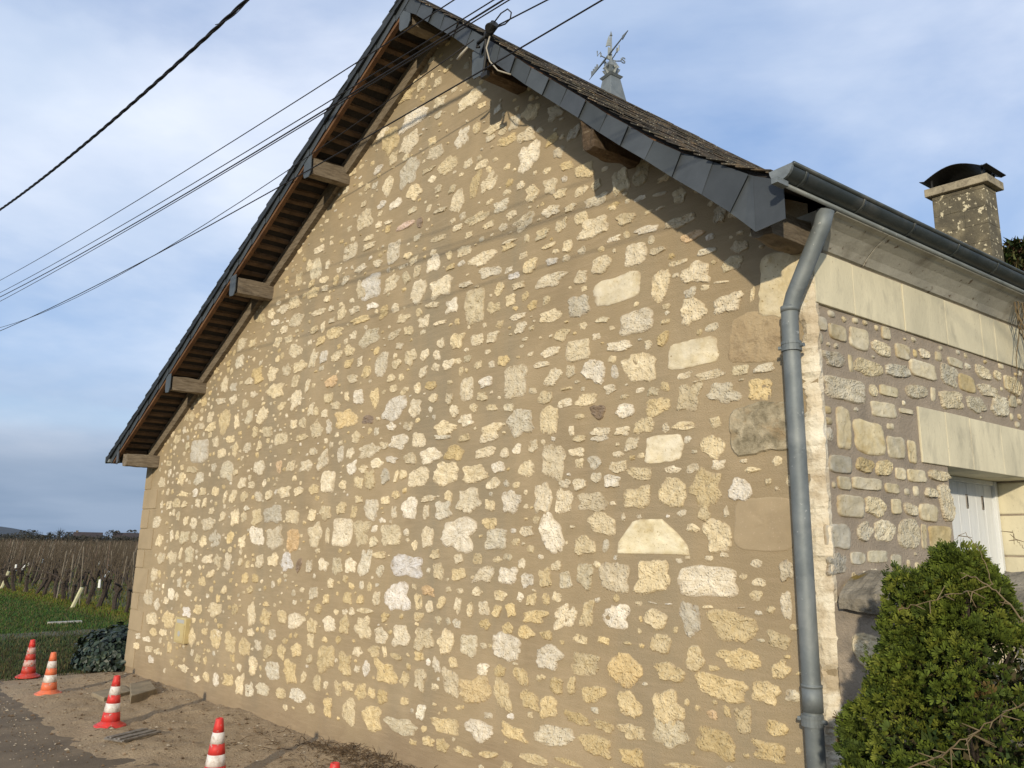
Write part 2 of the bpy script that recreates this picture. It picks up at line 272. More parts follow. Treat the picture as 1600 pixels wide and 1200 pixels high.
GST="""7.31,3.9,129,40 7.34,3.77,113,56 7.48,3.76,82,47 7.8,3.63,163,114 8.09,3.63,162,142,r 8.26,3.61,111,47 8.41,3.49,127,32 8.62,3.51,119,42,g 8.54,3.39,182,117 8.79,3.39,132,79,g 7.33,3.63,239,99 7.62,3.58,105,91 7.65,3.49,58,39 7.93,3.42,360,173,R 8.28,3.37,152,172 8.75,3.15,179,105 7.29,3.48,78,63 7.6,3.37,196,138 7.33,3.35,188,97 8.09,3.16,250,142,r 8.51,3.15,172,152 8.32,3.22,64,34 7.81,3.23,111,42 7.44,3.19,121,80 7.64,3.22,71,49 8.31,3.12,64,34 8.64,3.02,87,49 8.29,3.01,91,84,y 8.18,2.99,55,58 7.95,3.02,211,64,w 7.59,3.05,207,138,r 7.34,3.08,179,64 8.5,2.88,330,156,R 8.11,2.85,257,155 8.9,2.91,284,186,B 8.81,2.73,99,57 8.96,2.72,121,53 8.62,2.73,172,47 8.44,2.75,96,41 8.52,2.7,39,14 7.74,2.88,173,151,w 7.53,2.91,91,72 7.37,2.89,136,116,w 7.89,2.94,71,48 7.91,2.85,59,82 8.93,2.6,138,108,y 8.7,2.61,176,119 8.47,2.61,149,147 8.3,2.7,63,56,y 8.11,2.7,66,31 7.87,2.74,95,57 7.49,2.79,118,18 7.67,2.69,175,75 7.48,2.69,125,59 7.29,2.75,124,83 8.24,2.58,170,99,y 7.99,2.58,148,84 7.77,2.6,133,77,d 7.61,2.58,88,38 7.33,2.58,176,172 8.64,2.44,70,67 8.43,2.44,140,50 8.3,2.44,47,57 8.14,2.47,152,83 7.97,2.45,114,56 7.79,2.46,144,56 7.54,2.49,51,64 8.92,2.42,283,182,M 8.91,3.17,27,84 8.71,3.29,96,16 8.6,3.28,69,31 8.28,2.31,259,151,R 8.62,2.3,140,125 8.04,2.36,106,77 7.79,2.42,132,46 7.61,2.43,113,43 7.38,2.29,212,215 7.59,2.34,113,60 7.61,2.26,69,62 7.74,2.26,96,81,g 7.93,2.3,86,43 7.93,2.22,125,68 8.1,2.17,163,75 8.34,2.18,101,45 8.48,2.18,87,54 8.65,2.19,83,53 9.01,2.19,62,50 8.86,2.15,86,33 8.95,2.08,42,34 7.48,2.13,96,52 7.61,2.12,112,72 7.88,2.13,121,74 8.78,2.04,132,123 8.56,2.06,179,182,y 8.34,2.04,171,179 8.08,2.02,195,126 7.72,2,228,111 7.47,2.01,141,149 7.28,2.04,148,197 7.8,1.86,233,122 8.4,1.92,59,42,w 8.55,1.91,75,73 8.69,1.92,36,58 7.97,1.9,33,50 7.36,1.8,196,237,w 8.18,1.78,489,190,T 8.47,1.83,86,46 8.63,1.79,155,161 7.65,1.72,181,101 7.83,1.72,57,80,g 8.89,1.85,285,259,S 8.57,1.66,55,30 7.9,1.53,223,170 8.18,1.54,237,172 8.55,1.53,359,149,r 8.86,1.64,67,41 8.87,1.54,75,40 8.85,1.47,75,52 9.03,1.61,71,98 9.02,1.43,63,127 7.31,1.5,111,113,y 7.49,1.49,100,100 7.66,1.53,131,128 7.41,1.58,90,61 7.76,1.6,64,44 7.32,1.36,65,71,y 7.49,1.26,167,134 7.68,1.29,100,144,y 7.91,1.29,187,134 8.2,1.3,142,94 8.44,1.32,127,162,g 8.55,1.39,73,19 8.76,1.4,43,8,w 8.18,1.39,61,9,w 8.29,1.39,49,9,w 8.08,1.38,53,26 7.76,1.38,46,33 8.86,1.38,41,23 8.09,1.9,38,24,w 8.3,1.9,25,19,w 7.55,1.84,50,17 8.7,1.3,251,147,y 8.97,1.25,118,73,y 8.23,1.16,149,99,y 7.62,1.13,113,52,y 7.81,1.14,90,42,y 7.33,1.13,103,55,y 7.99,1.14,69,19,y 8.46,1.1,120,112,y 8.74,1.13,228,91,y 8.97,1.1,94,88,y 7.97,0.98,224,176,Y 7.66,0.98,233,118,y 7.35,0.99,216,136,w 8.29,1.01,184,91,y 8.62,0.97,296,107,y 8.88,0.98,152,106,y 7.42,0.82,112,99,y 7.55,0.84,60,102,y 7.72,0.81,159,99,y 8,0.79,178,118,y 8.27,0.81,184,173,y 8.28,0.68,230,145,g 8.4,0.86,33,40,y 8.56,0.82,62,43,o 8.65,0.85,43,53,y 8.75,0.82,91,119,y 8.93,0.81,117,72,y 8.47,0.84,36,30,y 8.58,0.68,226,136,y 8.89,0.69,172,87,y 8.02,0.64,176,78,y 7.81,0.64,138,58,y 7.59,0.65,188,66,y 7.35,0.68,163,112,y 7.4,0.51,308,109,g 7.74,0.52,224,102,y 8.02,0.5,164,85,y 8.36,0.52,250,22,y 7.52,0.38,213,29,y 8.43,0.6,27,21,y 7.3,0.86,51,26,y 8.09,1.29,21,36,y 8.08,1.22,26,31,y 4.64,4.56,227,147,r 4.96,4.53,238,56 5.37,4.36,186,189,r 3.99,4.54,226,213 4.04,4.74,196,73 3.87,4.6,130,105 4.24,4.52,68,94 4.84,4.33,206,65 5.13,4.31,138,73 5,4.4,71,37 5.53,4.18,148,37 5.68,4.2,113,64 5.59,4.27,126,55 5.74,4.08,91,105 5.96,4.1,174,133 6.17,4.12,74,74 6.19,4.01,111,46,y 6.33,4.01,89,42 6.36,4.11,178,82 6.59,3.99,287,102 6.88,4.01,159,52,y 7.12,3.79,149,91 6.68,3.85,248,81 6.95,3.75,124,45,W 6.79,3.68,112,89 7,3.66,137,56 5.03,4.1,314,225,G 5.36,4.06,218,122 5.58,4.06,105,105 4.18,4.37,177,68 4.41,4.31,91,105,y 4.59,4.27,127,81 4.21,4.27,135,66 3.98,4.27,225,108,y 4.28,4.14,120,60 5.77,3.89,221,175 6.08,3.86,263,161 6.39,3.81,158,45 6.51,3.6,221,267,r 6.23,3.66,145,105 6.92,3.56,108,81 6.73,3.54,129,87 7.15,3.47,95,62,y 5.97,3.72,173,48 5.79,3.69,80,70 5.44,3.8,118,75 5.08,3.9,161,56 5.27,3.8,133,106,y 4.56,3.93,139,130 4.37,4.02,105,53 4.13,4.03,246,70 4.78,3.92,170,74 4.89,3.8,285,67,y 4.39,3.89,104,53 5.57,3.68,177,81 5.87,3.59,146,96 6.09,3.54,167,35 7,3.41,144,51 7.04,3.32,112,86 4.07,3.85,152,67 4.23,3.85,80,92 4.45,3.75,283,114,y 4.21,3.71,134,85,y 3.99,3.73,84,59 4.79,3.66,121,65 5.06,3.59,298,151 5.45,3.55,159,71 5.66,3.55,122,73 5.54,3.43,104,54 6.31,3.34,141,133 6.55,3.31,134,103 6.73,3.3,120,83 7.08,3.22,66,29 6.86,3.09,124,75,y 6.68,3.19,73,37 7.25,3,140,46 4.09,3.54,123,173,w 4.29,3.53,132,119 4.52,3.5,190,93 4.74,3.52,158,102 4.74,3.39,133,81,y 4.93,3.38,82,85 5.28,3.3,186,183,w 5.7,3.3,151,142 5.9,3.29,115,86 6.06,3.26,93,73 5.5,3.27,125,75 6.21,3.16,126,82 6.33,3.17,87,44 6.57,3.1,91,56 6.73,3.08,64,57 5.05,3.26,137,109,y 4.83,3.23,155,79 5.44,3.15,116,62 5.58,3.14,82,57 5.89,3.14,106,88 6.05,3.16,93,60 6.37,3.08,52,75 6.99,2.91,224,225,r 6.67,2.95,145,76 6.45,2.92,152,169,r 6.63,2.84,105,68 6,3.01,140,70,y 5.82,3.01,97,89 5.64,3.01,101,63 5.48,3.05,104,63 4.95,3.04,162,139,w 5.21,3,132,152,y 4.75,3.07,84,86 4.46,3.25,229,92,o 4.02,3.27,83,127 4.43,3.09,141,101 4.57,3,162,74 4.76,2.85,335,161,Y 5.12,2.81,167,77,d 4.23,2.98,79,91 5.51,2.87,310,177,w 5.8,2.84,156,127 6.24,2.87,89,86 6.31,2.76,104,97 6.54,2.76,82,64 6.04,2.9,111,72 6.74,2.74,118,47 6.93,2.72,98,54 6.45,2.67,168,78 6.2,2.63,231,104 6.74,2.56,204,98 7.05,2.6,233,187,g 5.72,2.69,118,76 5.48,2.71,124,63 4.48,2.8,88,136,w 4.25,2.79,210,147 4.12,3.01,108,123 4.38,2.94,129,71 6.38,5.51,369,127,w 5.57,5.65,390,178,w 5.21,5.56,255,261,y 5.52,5.42,261,166 5.54,5.11,280,228 6.1,4.98,250,140 5.92,5.17,221,119 5.63,4.88,190,150 5.22,5.08,160,165 5.68,5.96,128,114 5.43,5.95,224,107,y 5.95,5.66,161,84 6.15,5.7,87,46 6.52,5.39,116,43 6.68,5.11,205,78 6.64,5.04,103,61 6.79,5.04,100,61 6.93,5.07,113,113 7.1,5.09,172,122 7.36,4.98,146,109,g 6.28,5.18,168,140,w 6.47,5.2,90,97 6.84,4.94,197,78,y 7.06,4.9,172,109 7.55,4.73,111,89,g 7.33,4.76,117,78,y 7.4,4.63,115,78 7.09,4.71,216,195 6.55,4.83,157,65 6.47,4.67,106,195,y 6.64,4.64,179,146 6.25,4.59,185,168 5.98,4.8,98,71 5.83,5.03,163,41 5.36,4.85,178,93 5.13,4.91,139,71 4.86,4.84,243,172 5.05,5.31,142,69 5.28,5.34,125,121 5.08,5.69,190,90 6.18,4.73,94,69 6.79,4.38,155,92 6.51,4.36,243,94 6.65,4.46,85,39 6.65,4.26,135,57 6.82,4.19,97,63 7.05,4.17,199,107 6.91,4.27,111,59 6.85,4.48,89,50 7.13,4.38,136,118 7.32,4.38,130,115 7,4.49,94,61 7.28,4.52,88,46 7.65,4.39,174,99,y 7.48,4.49,126,61,y 7.46,4.39,56,52 7.42,4.28,127,63 7.62,4.24,107,77 7.76,4.24,78,69 7.76,4.12,193,69 7.9,4.02,62,35 7.52,4.14,110,53 7.33,4.17,158,84 7.62,4.03,120,87 7.43,4.03,105,81 7.73,3.92,232,137 7.24,4,131,53 7.08,4.02,61,67 6.89,4.05,174,24 5.53,4.58,235,65,p 5.74,4.55,82,92,d 5.26,4.69,135,38 5.1,4.71,105,62 5.62,4.7,126,53 6.03,4.58,155,44 5.86,4.65,80,60 6.41,4.24,106,51 6.01,4.32,212,50 4.95,4.62,167,52 5.72,4.41,102,58 5.82,5.99,42,54 6.04,5.96,100,51,y 4.42,0.95,173,118 4.71,0.99,199,114 4.95,1,134,128,y 5.23,1,210,159 5.49,0.96,159,117 5.76,0.98,206,148,w 6.04,0.98,202,155 6.31,0.99,165,152 6.57,0.99,171,135,g 6.72,1,67,40 6.95,1.02,254,165,w 6.96,1.14,99,70,y 7.14,1.13,149,70,y 6.73,1.15,105,67,y 6.43,1.13,81,65 4.41,0.82,111,106 4.42,0.66,86,77 4.68,0.69,246,200,y 4.99,0.68,187,157 5.17,0.8,127,69 5.41,0.83,141,86,y 5.55,0.84,59,84 5.18,0.66,74,59 5.31,0.68,103,106 5.58,0.68,252,152,y 6,0.85,124,62 5.71,0.82,151,38,y 5.83,0.66,101,99 6.02,0.69,123,154 6.21,0.81,84,98 6.38,0.71,161,177 6.2,0.65,84,50 6.64,0.69,287,170,Y 6.72,0.84,119,78 6.89,0.85,107,71,y 7.1,0.84,149,91,y 6.92,0.7,155,164 7.27,0.85,65,35 4.57,0.47,131,111 4.71,0.47,70,61 4.91,0.47,111,95,y 5.06,0.51,140,65 5.25,0.49,135,127 5.41,0.5,90,66 5.55,0.49,146,96 7.18,0.7,171,95,y 4.77,0.3,126,146 5.1,0.31,213,169 5.43,0.31,248,158,y 5.84,0.5,109,55,y 6.05,0.45,104,93,W 6.49,0.55,94,29,y 6.79,0.54,87,38 7.01,0.57,69,34,w 5.82,0.31,364,112,g 6.34,0.4,307,99,y 6.7,0.43,266,118,w 7.03,0.47,217,77 6.15,0.26,135,63,y 6.31,0.26,129,83,y 5.97,0.22,88,35 6.54,0.26,168,43,y 6.8,0.29,186,39,y 7.23,0.34,231,58,y 5.6,2.57,242,112 5.87,2.56,171,112 6.71,2.51,173,76 6.44,2.53,134,56,y 6.18,2.56,196,35 5.16,2.52,286,117 4.87,2.52,116,99 4.71,2.52,108,131 4.41,2.48,178,163 4.22,2.58,132,73 4.53,2.62,75,58 5.29,2.4,171,78 5.51,2.42,164,56 5.77,2.41,165,88 6.03,2.42,238,108,w 6.33,2.42,206,105,y 6.68,2.4,205,76 6.89,2.38,90,67 7.02,2.4,87,72 7.18,2.41,84,88 4.91,2.38,161,104 5.1,2.36,111,68 4.17,2.44,93,91 4.52,2.27,223,191,r 5.2,2.26,152,152 5.43,2.28,124,121,g 5.03,2.24,135,97 4.78,2.23,118,71 5.68,2.28,89,78 5.59,2.27,60,94 5.89,2.25,244,151 6.23,2.26,270,182 6.57,2.24,266,126 6.83,2.28,122,85 7.12,2.25,141,110 6.78,2.16,138,79 7.02,2.14,72,44 4.28,2.21,155,89,y 5.25,2,192,164 5.79,2,201,142,w 5.45,2.07,123,66 5.05,2.09,112,55 4.78,2.02,141,93,y 4.99,1.98,90,92,y 4.52,1.98,173,118 4.28,1.96,129,105 5.58,1.97,80,93 6.03,2.07,163,48 6.28,2.08,86,80 6.22,1.97,191,117 6.01,1.96,73,102 6.51,2.04,244,166,w 6.97,2.02,175,147,W 6.75,2,100,81 4.36,1.77,228,194 4.82,1.8,302,229,r 5.12,1.8,219,202 5.55,1.78,260,159,r 5.31,1.83,84,61,w 5.42,1.9,93,40 5.31,1.72,105,81 5.76,1.8,77,58 5.88,1.7,74,70 6.04,1.76,135,151 6.41,1.79,380,205,w 6.75,1.87,153,75,y 6.82,1.75,225,148 7.13,1.81,111,67 7.17,1.69,68,49 6.14,1.63,105,73 7.22,1.89,54,55 4.77,1.5,140,139,g 4.98,1.51,168,121 5.2,1.54,161,201,g 4.54,1.5,159,98 4.3,1.48,102,116 5.43,1.48,102,90 5.41,1.61,185,57,y 5.79,1.53,396,157,W 6.19,1.5,121,119 6.43,1.49,147,79,y 6.71,1.5,183,98 6.95,1.5,172,123,w 6.84,1.61,89,44 6.63,1.61,86,80,y 7.09,1.59,70,65 7.15,1.48,109,83 5.68,1.28,288,205,W 6.07,1.35,159,68,o 4.97,1.23,123,104,y 5.17,1.23,86,77,y 4.63,1.2,95,81,y 4.41,1.24,149,96 5.4,1.25,92,114 5.29,1.34,63,78,y 5.17,1.35,75,65 4.69,1.34,94,82 5.96,1.26,90,119,y 6.1,1.23,87,93 6.24,1.27,85,92,y 6.43,1.26,73,101 6.57,1.24,63,100 6.72,1.26,106,85 6.85,1.25,88,73,y 6.99,1.27,85,83,y 6.88,1.36,116,62 6.64,1.37,108,53 6.45,1.37,81,38 6.32,1.37,67,39 7.08,1.36,62,62 7.19,1.35,87,71,y 7.22,1.24,213,73,y 5.53,1.11,99,72,y 5.24,1.14,211,43 5.05,1.12,88,63 4.95,1.11,89,50 4.81,1.1,80,44 6.21,1.14,68,56 6.33,1.14,58,55 7.25,4.03,122,54 7.91,4.04,104,36,y 8.01,3.91,144,84 8.03,4.03,43,33 8.13,4.02,98,35 7.97,4.2,132,158 8.15,4.21,140,166,g 8.44,3.94,90,101,g 8.29,4,107,25 8.32,4.1,93,47 8.44,3.76,210,64 8.18,3.78,178,48 8.02,3.79,50,53 8.2,3.9,68,27 8.29,3.9,67,20 8.72,3.73,82,110,g 7.91,3.79,103,37 8.52,3.64,161,60,o 1.6,2.77,474,251,G 2.39,2.49,286,205,g 3.56,2.76,253,112,r 3.97,2.74,206,58 3.15,2.48,253,138,w 3.57,2.47,110,120,o 3.81,2.46,151,99 4.11,2.45,214,93 3.76,2.61,91,57 1.44,2.55,308,73 1.66,2.43,256,136,g 1.16,2.45,183,165 0.55,2.43,200,117 0.77,2.54,121,84 2.04,2.55,141,85 2.21,2.7,197,111 2.55,2.72,112,151 2.83,2.72,178,106 3.11,2.72,102,88 0.7,2.67,171,82 0.89,2.97,191,101 2.02,2.85,162,114 2.4,2.85,191,89 2.79,2.33,179,108 3.01,2.3,138,70 3.29,2.31,82,70 3.72,2.2,229,107 4,2.2,174,80 3.42,2.18,161,85 3.19,2.17,151,105 2.86,2.18,159,108 2.6,2.19,147,149 2.41,2.19,76,133 2.15,2.26,158,95 1.81,2.27,146,88 1.6,2.26,129,90 1.26,2.26,271,57 1.08,2.15,232,102 0.85,2.13,168,94 1.32,2.13,157,71 0.63,2.14,99,86 1.7,2.14,127,89 1.89,2.14,103,98 3.53,1.98,362,170,g 3.19,1.95,200,141 2.9,1.96,123,100 2.7,1.96,181,157 2.39,1.97,133,104 3.92,1.95,235,124 2.04,1.89,321,136 1.64,1.9,192,110 1.42,1.93,132,92 0.53,1.92,250,130 2.09,2.04,140,67 3.22,1.76,265,176,w 3.6,1.74,295,195 3.96,1.72,218,197,o 4.58,1.77,65,140 2.63,1.74,146,129,y 2.91,1.69,157,116 2.25,1.72,252,161 1.95,1.69,203,116 1.71,1.73,169,119,g 1.42,1.73,264,141,g 1.05,1.75,93,125 0.68,1.69,220,127 1.62,1.53,235,175,g 1.37,1.53,89,120 1.13,1.49,230,140 0.8,1.47,217,123 2.37,1.48,171,109 2.62,1.48,164,153 2.11,1.49,238,91 3.34,1.5,162,118 3.61,1.52,201,114 3.87,1.51,206,153,W 4.11,1.49,99,127,d 1.65,1.32,127,75 0.64,1.26,197,142 1.21,1.3,113,98 2.03,1.24,200,89,y 2.23,1.33,175,71 3.05,1.32,136,101,y 3.27,1.33,131,82,y 1.22,1.06,204,113,w 1.7,1.1,190,71 0.53,0.98,300,156 0.82,0.91,192,115 1.1,0.97,138,75 2,0.93,201,103,y 2.42,0.96,338,130 2.88,0.99,139,99,y 1.71,0.88,210,95,W 1.21,0.76,295,183 0.72,0.73,341,126 3.26,0.97,163,212 3.55,0.96,186,139,y 4.12,0.97,238,144 4.2,1.26,83,44 3.18,1.21,133,64,y 2.58,0.8,110,47 2.54,0.71,184,78 3.07,0.8,84,63 3.28,0.79,130,68 3.71,0.81,150,87 3.87,0.99,165,104,y 2.51,0.66,260,159 2.85,0.65,246,154 3.17,0.64,232,149 3.45,0.68,133,83 3.65,0.64,149,102 3.91,0.67,142,122 4.18,0.71,194,105 3.38,0.48,157,171 3.77,0.48,250,146,g 4.09,0.51,216,165 4.34,0.49,94,86 2.88,0.28,219,100 3.14,0.27,163,171 3.35,0.25,179,120,g 3.61,0.29,257,99,g 2.6,0.25,153,108,w 3.96,0.3,181,91 4.26,0.32,265,100,g 1.78,0.27,233,73 2.12,0.41,138,79,y 2.37,0.25,133,88 2.14,0.2,165,62 0.63,0.48,243,57,w 0.34,0.49,181,62,w 0.84,0.26,168,72,W 0.33,0.37,181,76 0.73,0.37,205,71 0.99,0.37,165,72 0.82,0.58,202,88 1.1,0.6,194,72 1.91,0.62,172,173 2.23,0.71,136,69 4.87,4.1,136,164 3.61,4.24,237,131 3.67,4.49,135,145 3.38,4.22,246,92 3.68,4.03,267,147 2.87,4.21,229,100 3.12,4.21,147,108 3.23,4.09,180,61 3.44,3.97,139,86 3.71,3.69,265,130 3.56,3.84,153,83 3.32,3.85,159,105 2.73,3.94,156,90 2.46,3.97,203,143 2.45,3.76,203,144,g 3.83,3.5,227,123 3.56,3.5,153,124 3.26,3.5,214,143 2.9,3.57,227,104,y 2.73,3.49,194,78 2.96,3.48,187,87,y 2.11,3.53,170,163 2.35,3.47,164,95 3.76,3.35,147,123 3.36,3.3,315,154 3.81,3.15,194,176 3.52,3.11,136,88 2.87,3.32,151,71 2.05,3.34,258,68 2.38,3.32,163,95 2.81,3.07,172,143,g 3.12,3.05,218,166 2.2,3.08,272,264,y 1.8,3.17,156,124 1.28,3.23,144,106 2.51,3.05,120,161 2.69,3.23,136,95 3.98,2.89,125,104 3.8,2.89,129,86 3.26,2.86,212,106 2.99,2.88,129,114 1.85,3.04,243,96 1.59,3.08,138,82 4.95,2.66,130,94"""
SST="""0.65,2.89,196,79 0.88,2.91,153,85 1.14,2.94,116,54 1.32,2.95,85,57 1.53,2.94,178,53,g 1.69,2.94,79,47,g 0.16,2.75,182,85 0.32,2.75,47,97 0.49,2.75,277,95 0.81,2.78,278,76,g 1.11,2.83,299,97 1.43,2.84,198,127,g 1.66,2.82,208,104,y 1.91,2.93,220,87 2.12,2.94,101,69 2.36,2.9,226,120 1.96,2.81,305,76 2.24,2.91,59,94 0.25,2.59,389,118,r 0.69,2.64,187,58,g 1.01,2.68,258,81 1.21,2.69,59,82 1.43,2.68,284,110 1.76,2.69,252,103,g 2.11,2.72,229,136,g 2.31,2.78,104,77,g 0.62,2.52,254,83 0.86,2.54,151,27 0.2,2.37,127,206 0.45,2.34,290,172 0.68,2.43,82,36 0.87,2.44,194,72 0.72,2.31,186,116,r 0.89,2.3,86,122 0.15,2.17,196,86,g 0.38,2.18,151,75,y 0.57,2.18,159,82,y 0.74,2.16,104,63 0.92,2.16,195,68 1.18,2.18,219,63 0.17,2.07,107,63,g 0.39,2.08,265,61 0.64,2.07,141,51 0.8,2.06,63,37 0.9,2.07,65,54 1.07,2.07,134,54 1.24,2.02,140,206 0.22,1.95,234,107 0.46,1.96,201,96 0.67,1.97,101,79 0.82,1.96,137,63 1.02,1.95,199,92 0.09,1.79,207,116,g 0.33,1.82,120,90 0.53,1.83,195,118 0.78,1.82,218,154 0.94,1.81,54,131 1.13,1.81,249,121,y 0.06,1.65,153,96,g 0.25,1.68,126,59,g 0.44,1.69,189,60,g 0.62,1.67,99,62,g 0.21,2.91,157,82 0.42,2.91,185,115 0.04,2.85,42,58,g 0.1,2.77,102,23"""
# ------------------------------------------------------------------ rubble stones
TONE = {'c': (0.80, 0.69, 0.44), 'y': (0.74, 0.60, 0.32), 'Y': (0.78, 0.61, 0.31), 'w': (0.86, 0.78, 0.57), 'W': (0.88, 0.82, 0.66), 'g': (0.72, 0.645, 0.44),
        'G': (0.72, 0.66, 0.49), 'd': (0.30, 0.23, 0.155), 'o': (0.72, 0.53, 0.29), 'p': (0.74, 0.56, 0.40), 'r': (0.82, 0.72, 0.48), 'R': (0.82, 0.73, 0.49), 'T': (0.84, 0.76, 0.51)}
MORT = (0.39, 0.30, 0.195)
def undul(a, z, k=0.0035): return (noise.noise((a * 2.1, z * 2.1, 3.3)) * 1.0 + noise.noise((a * 7, z * 7, 9.1)) * 0.45 + noise.noise((a * 1.2, z * 9, 4.4)) * 0.4) * k
def add_stone(mb, F, ca, cz, A, H, kind, rg, mi=1, msm=2, flat=False, base=0.0, tones=TONE, und=0.0035, rough=1.0):
    rect = kind in 'rRGT' or flat
    P = 5.5 if rect else rg.choice((2.2, 2.6, 3.2, 4.0))
    n = int(max(12, min(40, (A + H) * 2 / 0.018)))
    ph = [rg.uniform(0, 2 * pi) for _ in range(4)]; am = [rg.uniform(.0, .13) * (0.35 if rect else 1) for _ in range(4)]
    rot = rg.uniform(-.12, .12) if not rect else rg.uniform(-.03, .03)
    sk = rg.uniform(-.28, .28) * (0.3 if rect else 1)
    seed = rg.uniform(0, 100)
    outl = []
    if kind == 'T':
        key = [(-1, -1), (1.02, -1), (.97, -.45), (.72, .2), (.3, .98), (-.32, 1), (-.55, .85), (-.97, -.35)]
        for i in range(len(key)):
            x0, y0 = key[i]; x1, y1 = key[(i + 1) % len(key)]
            for q in range(6):
                u = q / 6; outl.append(((x0 + (x1 - x0) * u) * A / 2, (y0 + (y1 - y0) * u) * H / 2))
    else:
        for i in range(n):
            t = 2 * pi * i / n
            r = 1 / ((abs(cos(t)) ** P + abs(sin(t)) ** P) ** (1 / P))
            r *= 1 + sum(am[k] * sin((k + 2) * t + ph[k]) for k in range(4)) * rough
            r *= 1 + (0.14 if not rect else 0.07) * rough * noise.noise((cos(t) * 2.6 + seed, sin(t) * 2.6, seed * .7)) + (0.13 if not rect else 0.06) * rough * noise.noise((cos(t) * 7 + seed, sin(t) * 7, seed))
            x = r * cos(t) * A / 2; y = r * sin(t) * H / 2
            x += sk * y
            outl.append((x * cos(rot) - y * sin(rot), x * sin(rot) + y * cos(rot)))
    n = len(outl)
    tn = tones.get(kind, tones['c']); j = rg.uniform(.84, 1.17); jy = rg.uniform(-.06, .05)
    tn = (min(.9, tn[0] * j * .90), min(.9, tn[1] * j * .91 * (1 + jy * .5)), tn[2] * j * 1.03 * (1 + jy * 2))
    sm = kind in 'RT' or flat
    h0 = (0.005 if sm else rg.uniform(.004, .011)) + base; amp = ((0.0045 if flat else 0.004) if sm else 0.0085) * min(1, (A + H) / .2)
    big = A + H > .16
    rings = [(1.02, -.006, .15), (.98, .0025, .52), (.93 if sm else .87, h0, .9)] + ([(.8, h0, 1), (.65, h0, 1), (.5, h0, 1), (.35, h0, 1), (.22, h0, 1), (.1, h0, 1)] if sm else [(.62, h0, 1), (.36, h0, 1), (.14, h0, 1)]) if big else [(1.05, -.005, .5), (.9, .003, .85), (.5, h0, 1)]
    prev = None
    for ri, (k, o, blend) in enumerate(rings):
        cur = []
        for (x, y) in outl:
            X = ca + x * k; Y = cz + y * k
            nn = noise.noise((X * 26, Y * 26, seed * .1)) + .6 * noise.noise((X * 60, Y * 60, seed))
            oo = o + und * 0 + undul(X, Y, und) + (nn * amp if ri > 1 else (nn * amp * .5 if ri == 1 else 0))
            cv = 1 + .16 * noise.noise((X * 9, Y * 9, seed)) + .10 * nn
            bl = max(0, min(1, blend + (.6 * nn if ri < 3 else 0)))
            c = tuple(MORT[q] * (1 - bl) + tn[q] * cv * bl for q in range(3))
            cur.append(mb.vert(F(X, Y, oo), c))
        if prev:
            for i in range(n): mb.face((prev[i], prev[(i + 1) % n], cur[(i + 1) % n], cur[i]), msm if sm else mi)
        prev = cur
    c = mb.vert(F(ca, cz, h0 + undul(ca, cz, und) + (noise.noise((ca * 26, cz * 26, seed * .1)) + .6 * noise.noise((ca * 60, cz * 60, seed))) * amp), tn)
    for i in range(n): mb.face((prev[i], prev[(i + 1) % n], c), msm if sm else mi)
def parse(s):
    r = []
    for it in s.split():
        q = it.split(','); r.append((float(q[0]), float(q[1]), float(q[2]) / 1000, float(q[3]) / 1000, q[4] if len(q) > 4 else 'c'))
    return r

# ------------------------------------------------------------------ the house
house = empty('stone_house', G(GW / 2, 0, -1), 'rubble stone house with a gable end facing the street under a slate roof', 'house')
mb = MB(); mb.k = (1, 1, 1)
nx, nz = 230, 130
idx = []
for i in range(nx + 1):
    a = GW * i / nx; top = wall_top(a) - 0.07; row = []
    for k in range(nz + 1):
        z = -0.2 + (top + 0.2) * k / nz; row.append(mb.vert(G(a, z, undul(a, z)), (1, 1, .999)))
    idx.append(row)
for i in range(nx):
    for k in range(nz): mb.face((idx[i][k], idx[i + 1][k], idx[i + 1][k + 1], idx[i][k + 1]), 0)
stones = parse(GST); rg = random.Random(3)
# the course of small stones between the ones that stand out
occ = [s for s in stones]
def hit(a, z, A, H, m=0.006):
    for (b, y, B, J, *_) in occ:
        if abs(a - b) < (A + B) * .5 + m and abs(z - y) < (H + J) * .5 + m: return True
    return False
BL = [(9.02, 3.2, .52, .42), (8.93, 2.91, .40, .34), (8.92, 2.38, .38, .32), (8.92, 1.85, .40, .34)]
small = []
for tr in range(16000):
    a = rg.uniform(.3, 9.12); z = .18 + (wall_top(a) - .32) * rg.random()
    if z < .4 and rg.random() < .5: continue
    A = rg.choice((.03, .04, .05, .07, .09)) * rg.uniform(.8, 1.3); H = A * rg.uniform(.45, .9)
    if a < 2.2: A *= 1.2; H = A * rg.uniform(.6, 1.0)
    if hit(a, z, A, H, .014) or any(abs(a - b) < (A + B) / 2 and abs(z - y) < (H + J) / 2 for b, y, B, J in BL): continue
    if z > wall_top(a) - .16 - H: continue
    if a < .6 and z < 2.6: continue
    kd = rg.choice('cccccyyg' if z > 1.3 else 'ccyyyyg'); st = (a, z, A, H, kd); occ.append(st); small.append(st)
    if len(small) > 950: break
for (a, z, A, H, kd) in stones + small:
    if kd in 'BMS': continue
    if a < .52 and z < 2.7 and kd == 'c' and A > .25: continue
    if kd == 'c' and z < 1.0 and rg.random() < .45: kd = 'y'
    if kd == 'c' and rg.random() < .16: kd = rg.choice('wwg')
    add_stone(mb, G, a, z, A * 1.07, H * 1.13, kd, rg)
gable = mb.build('gable_wall', [M['mortar'], M['stone'], M['smooth']], house, smooth=(0, 2))
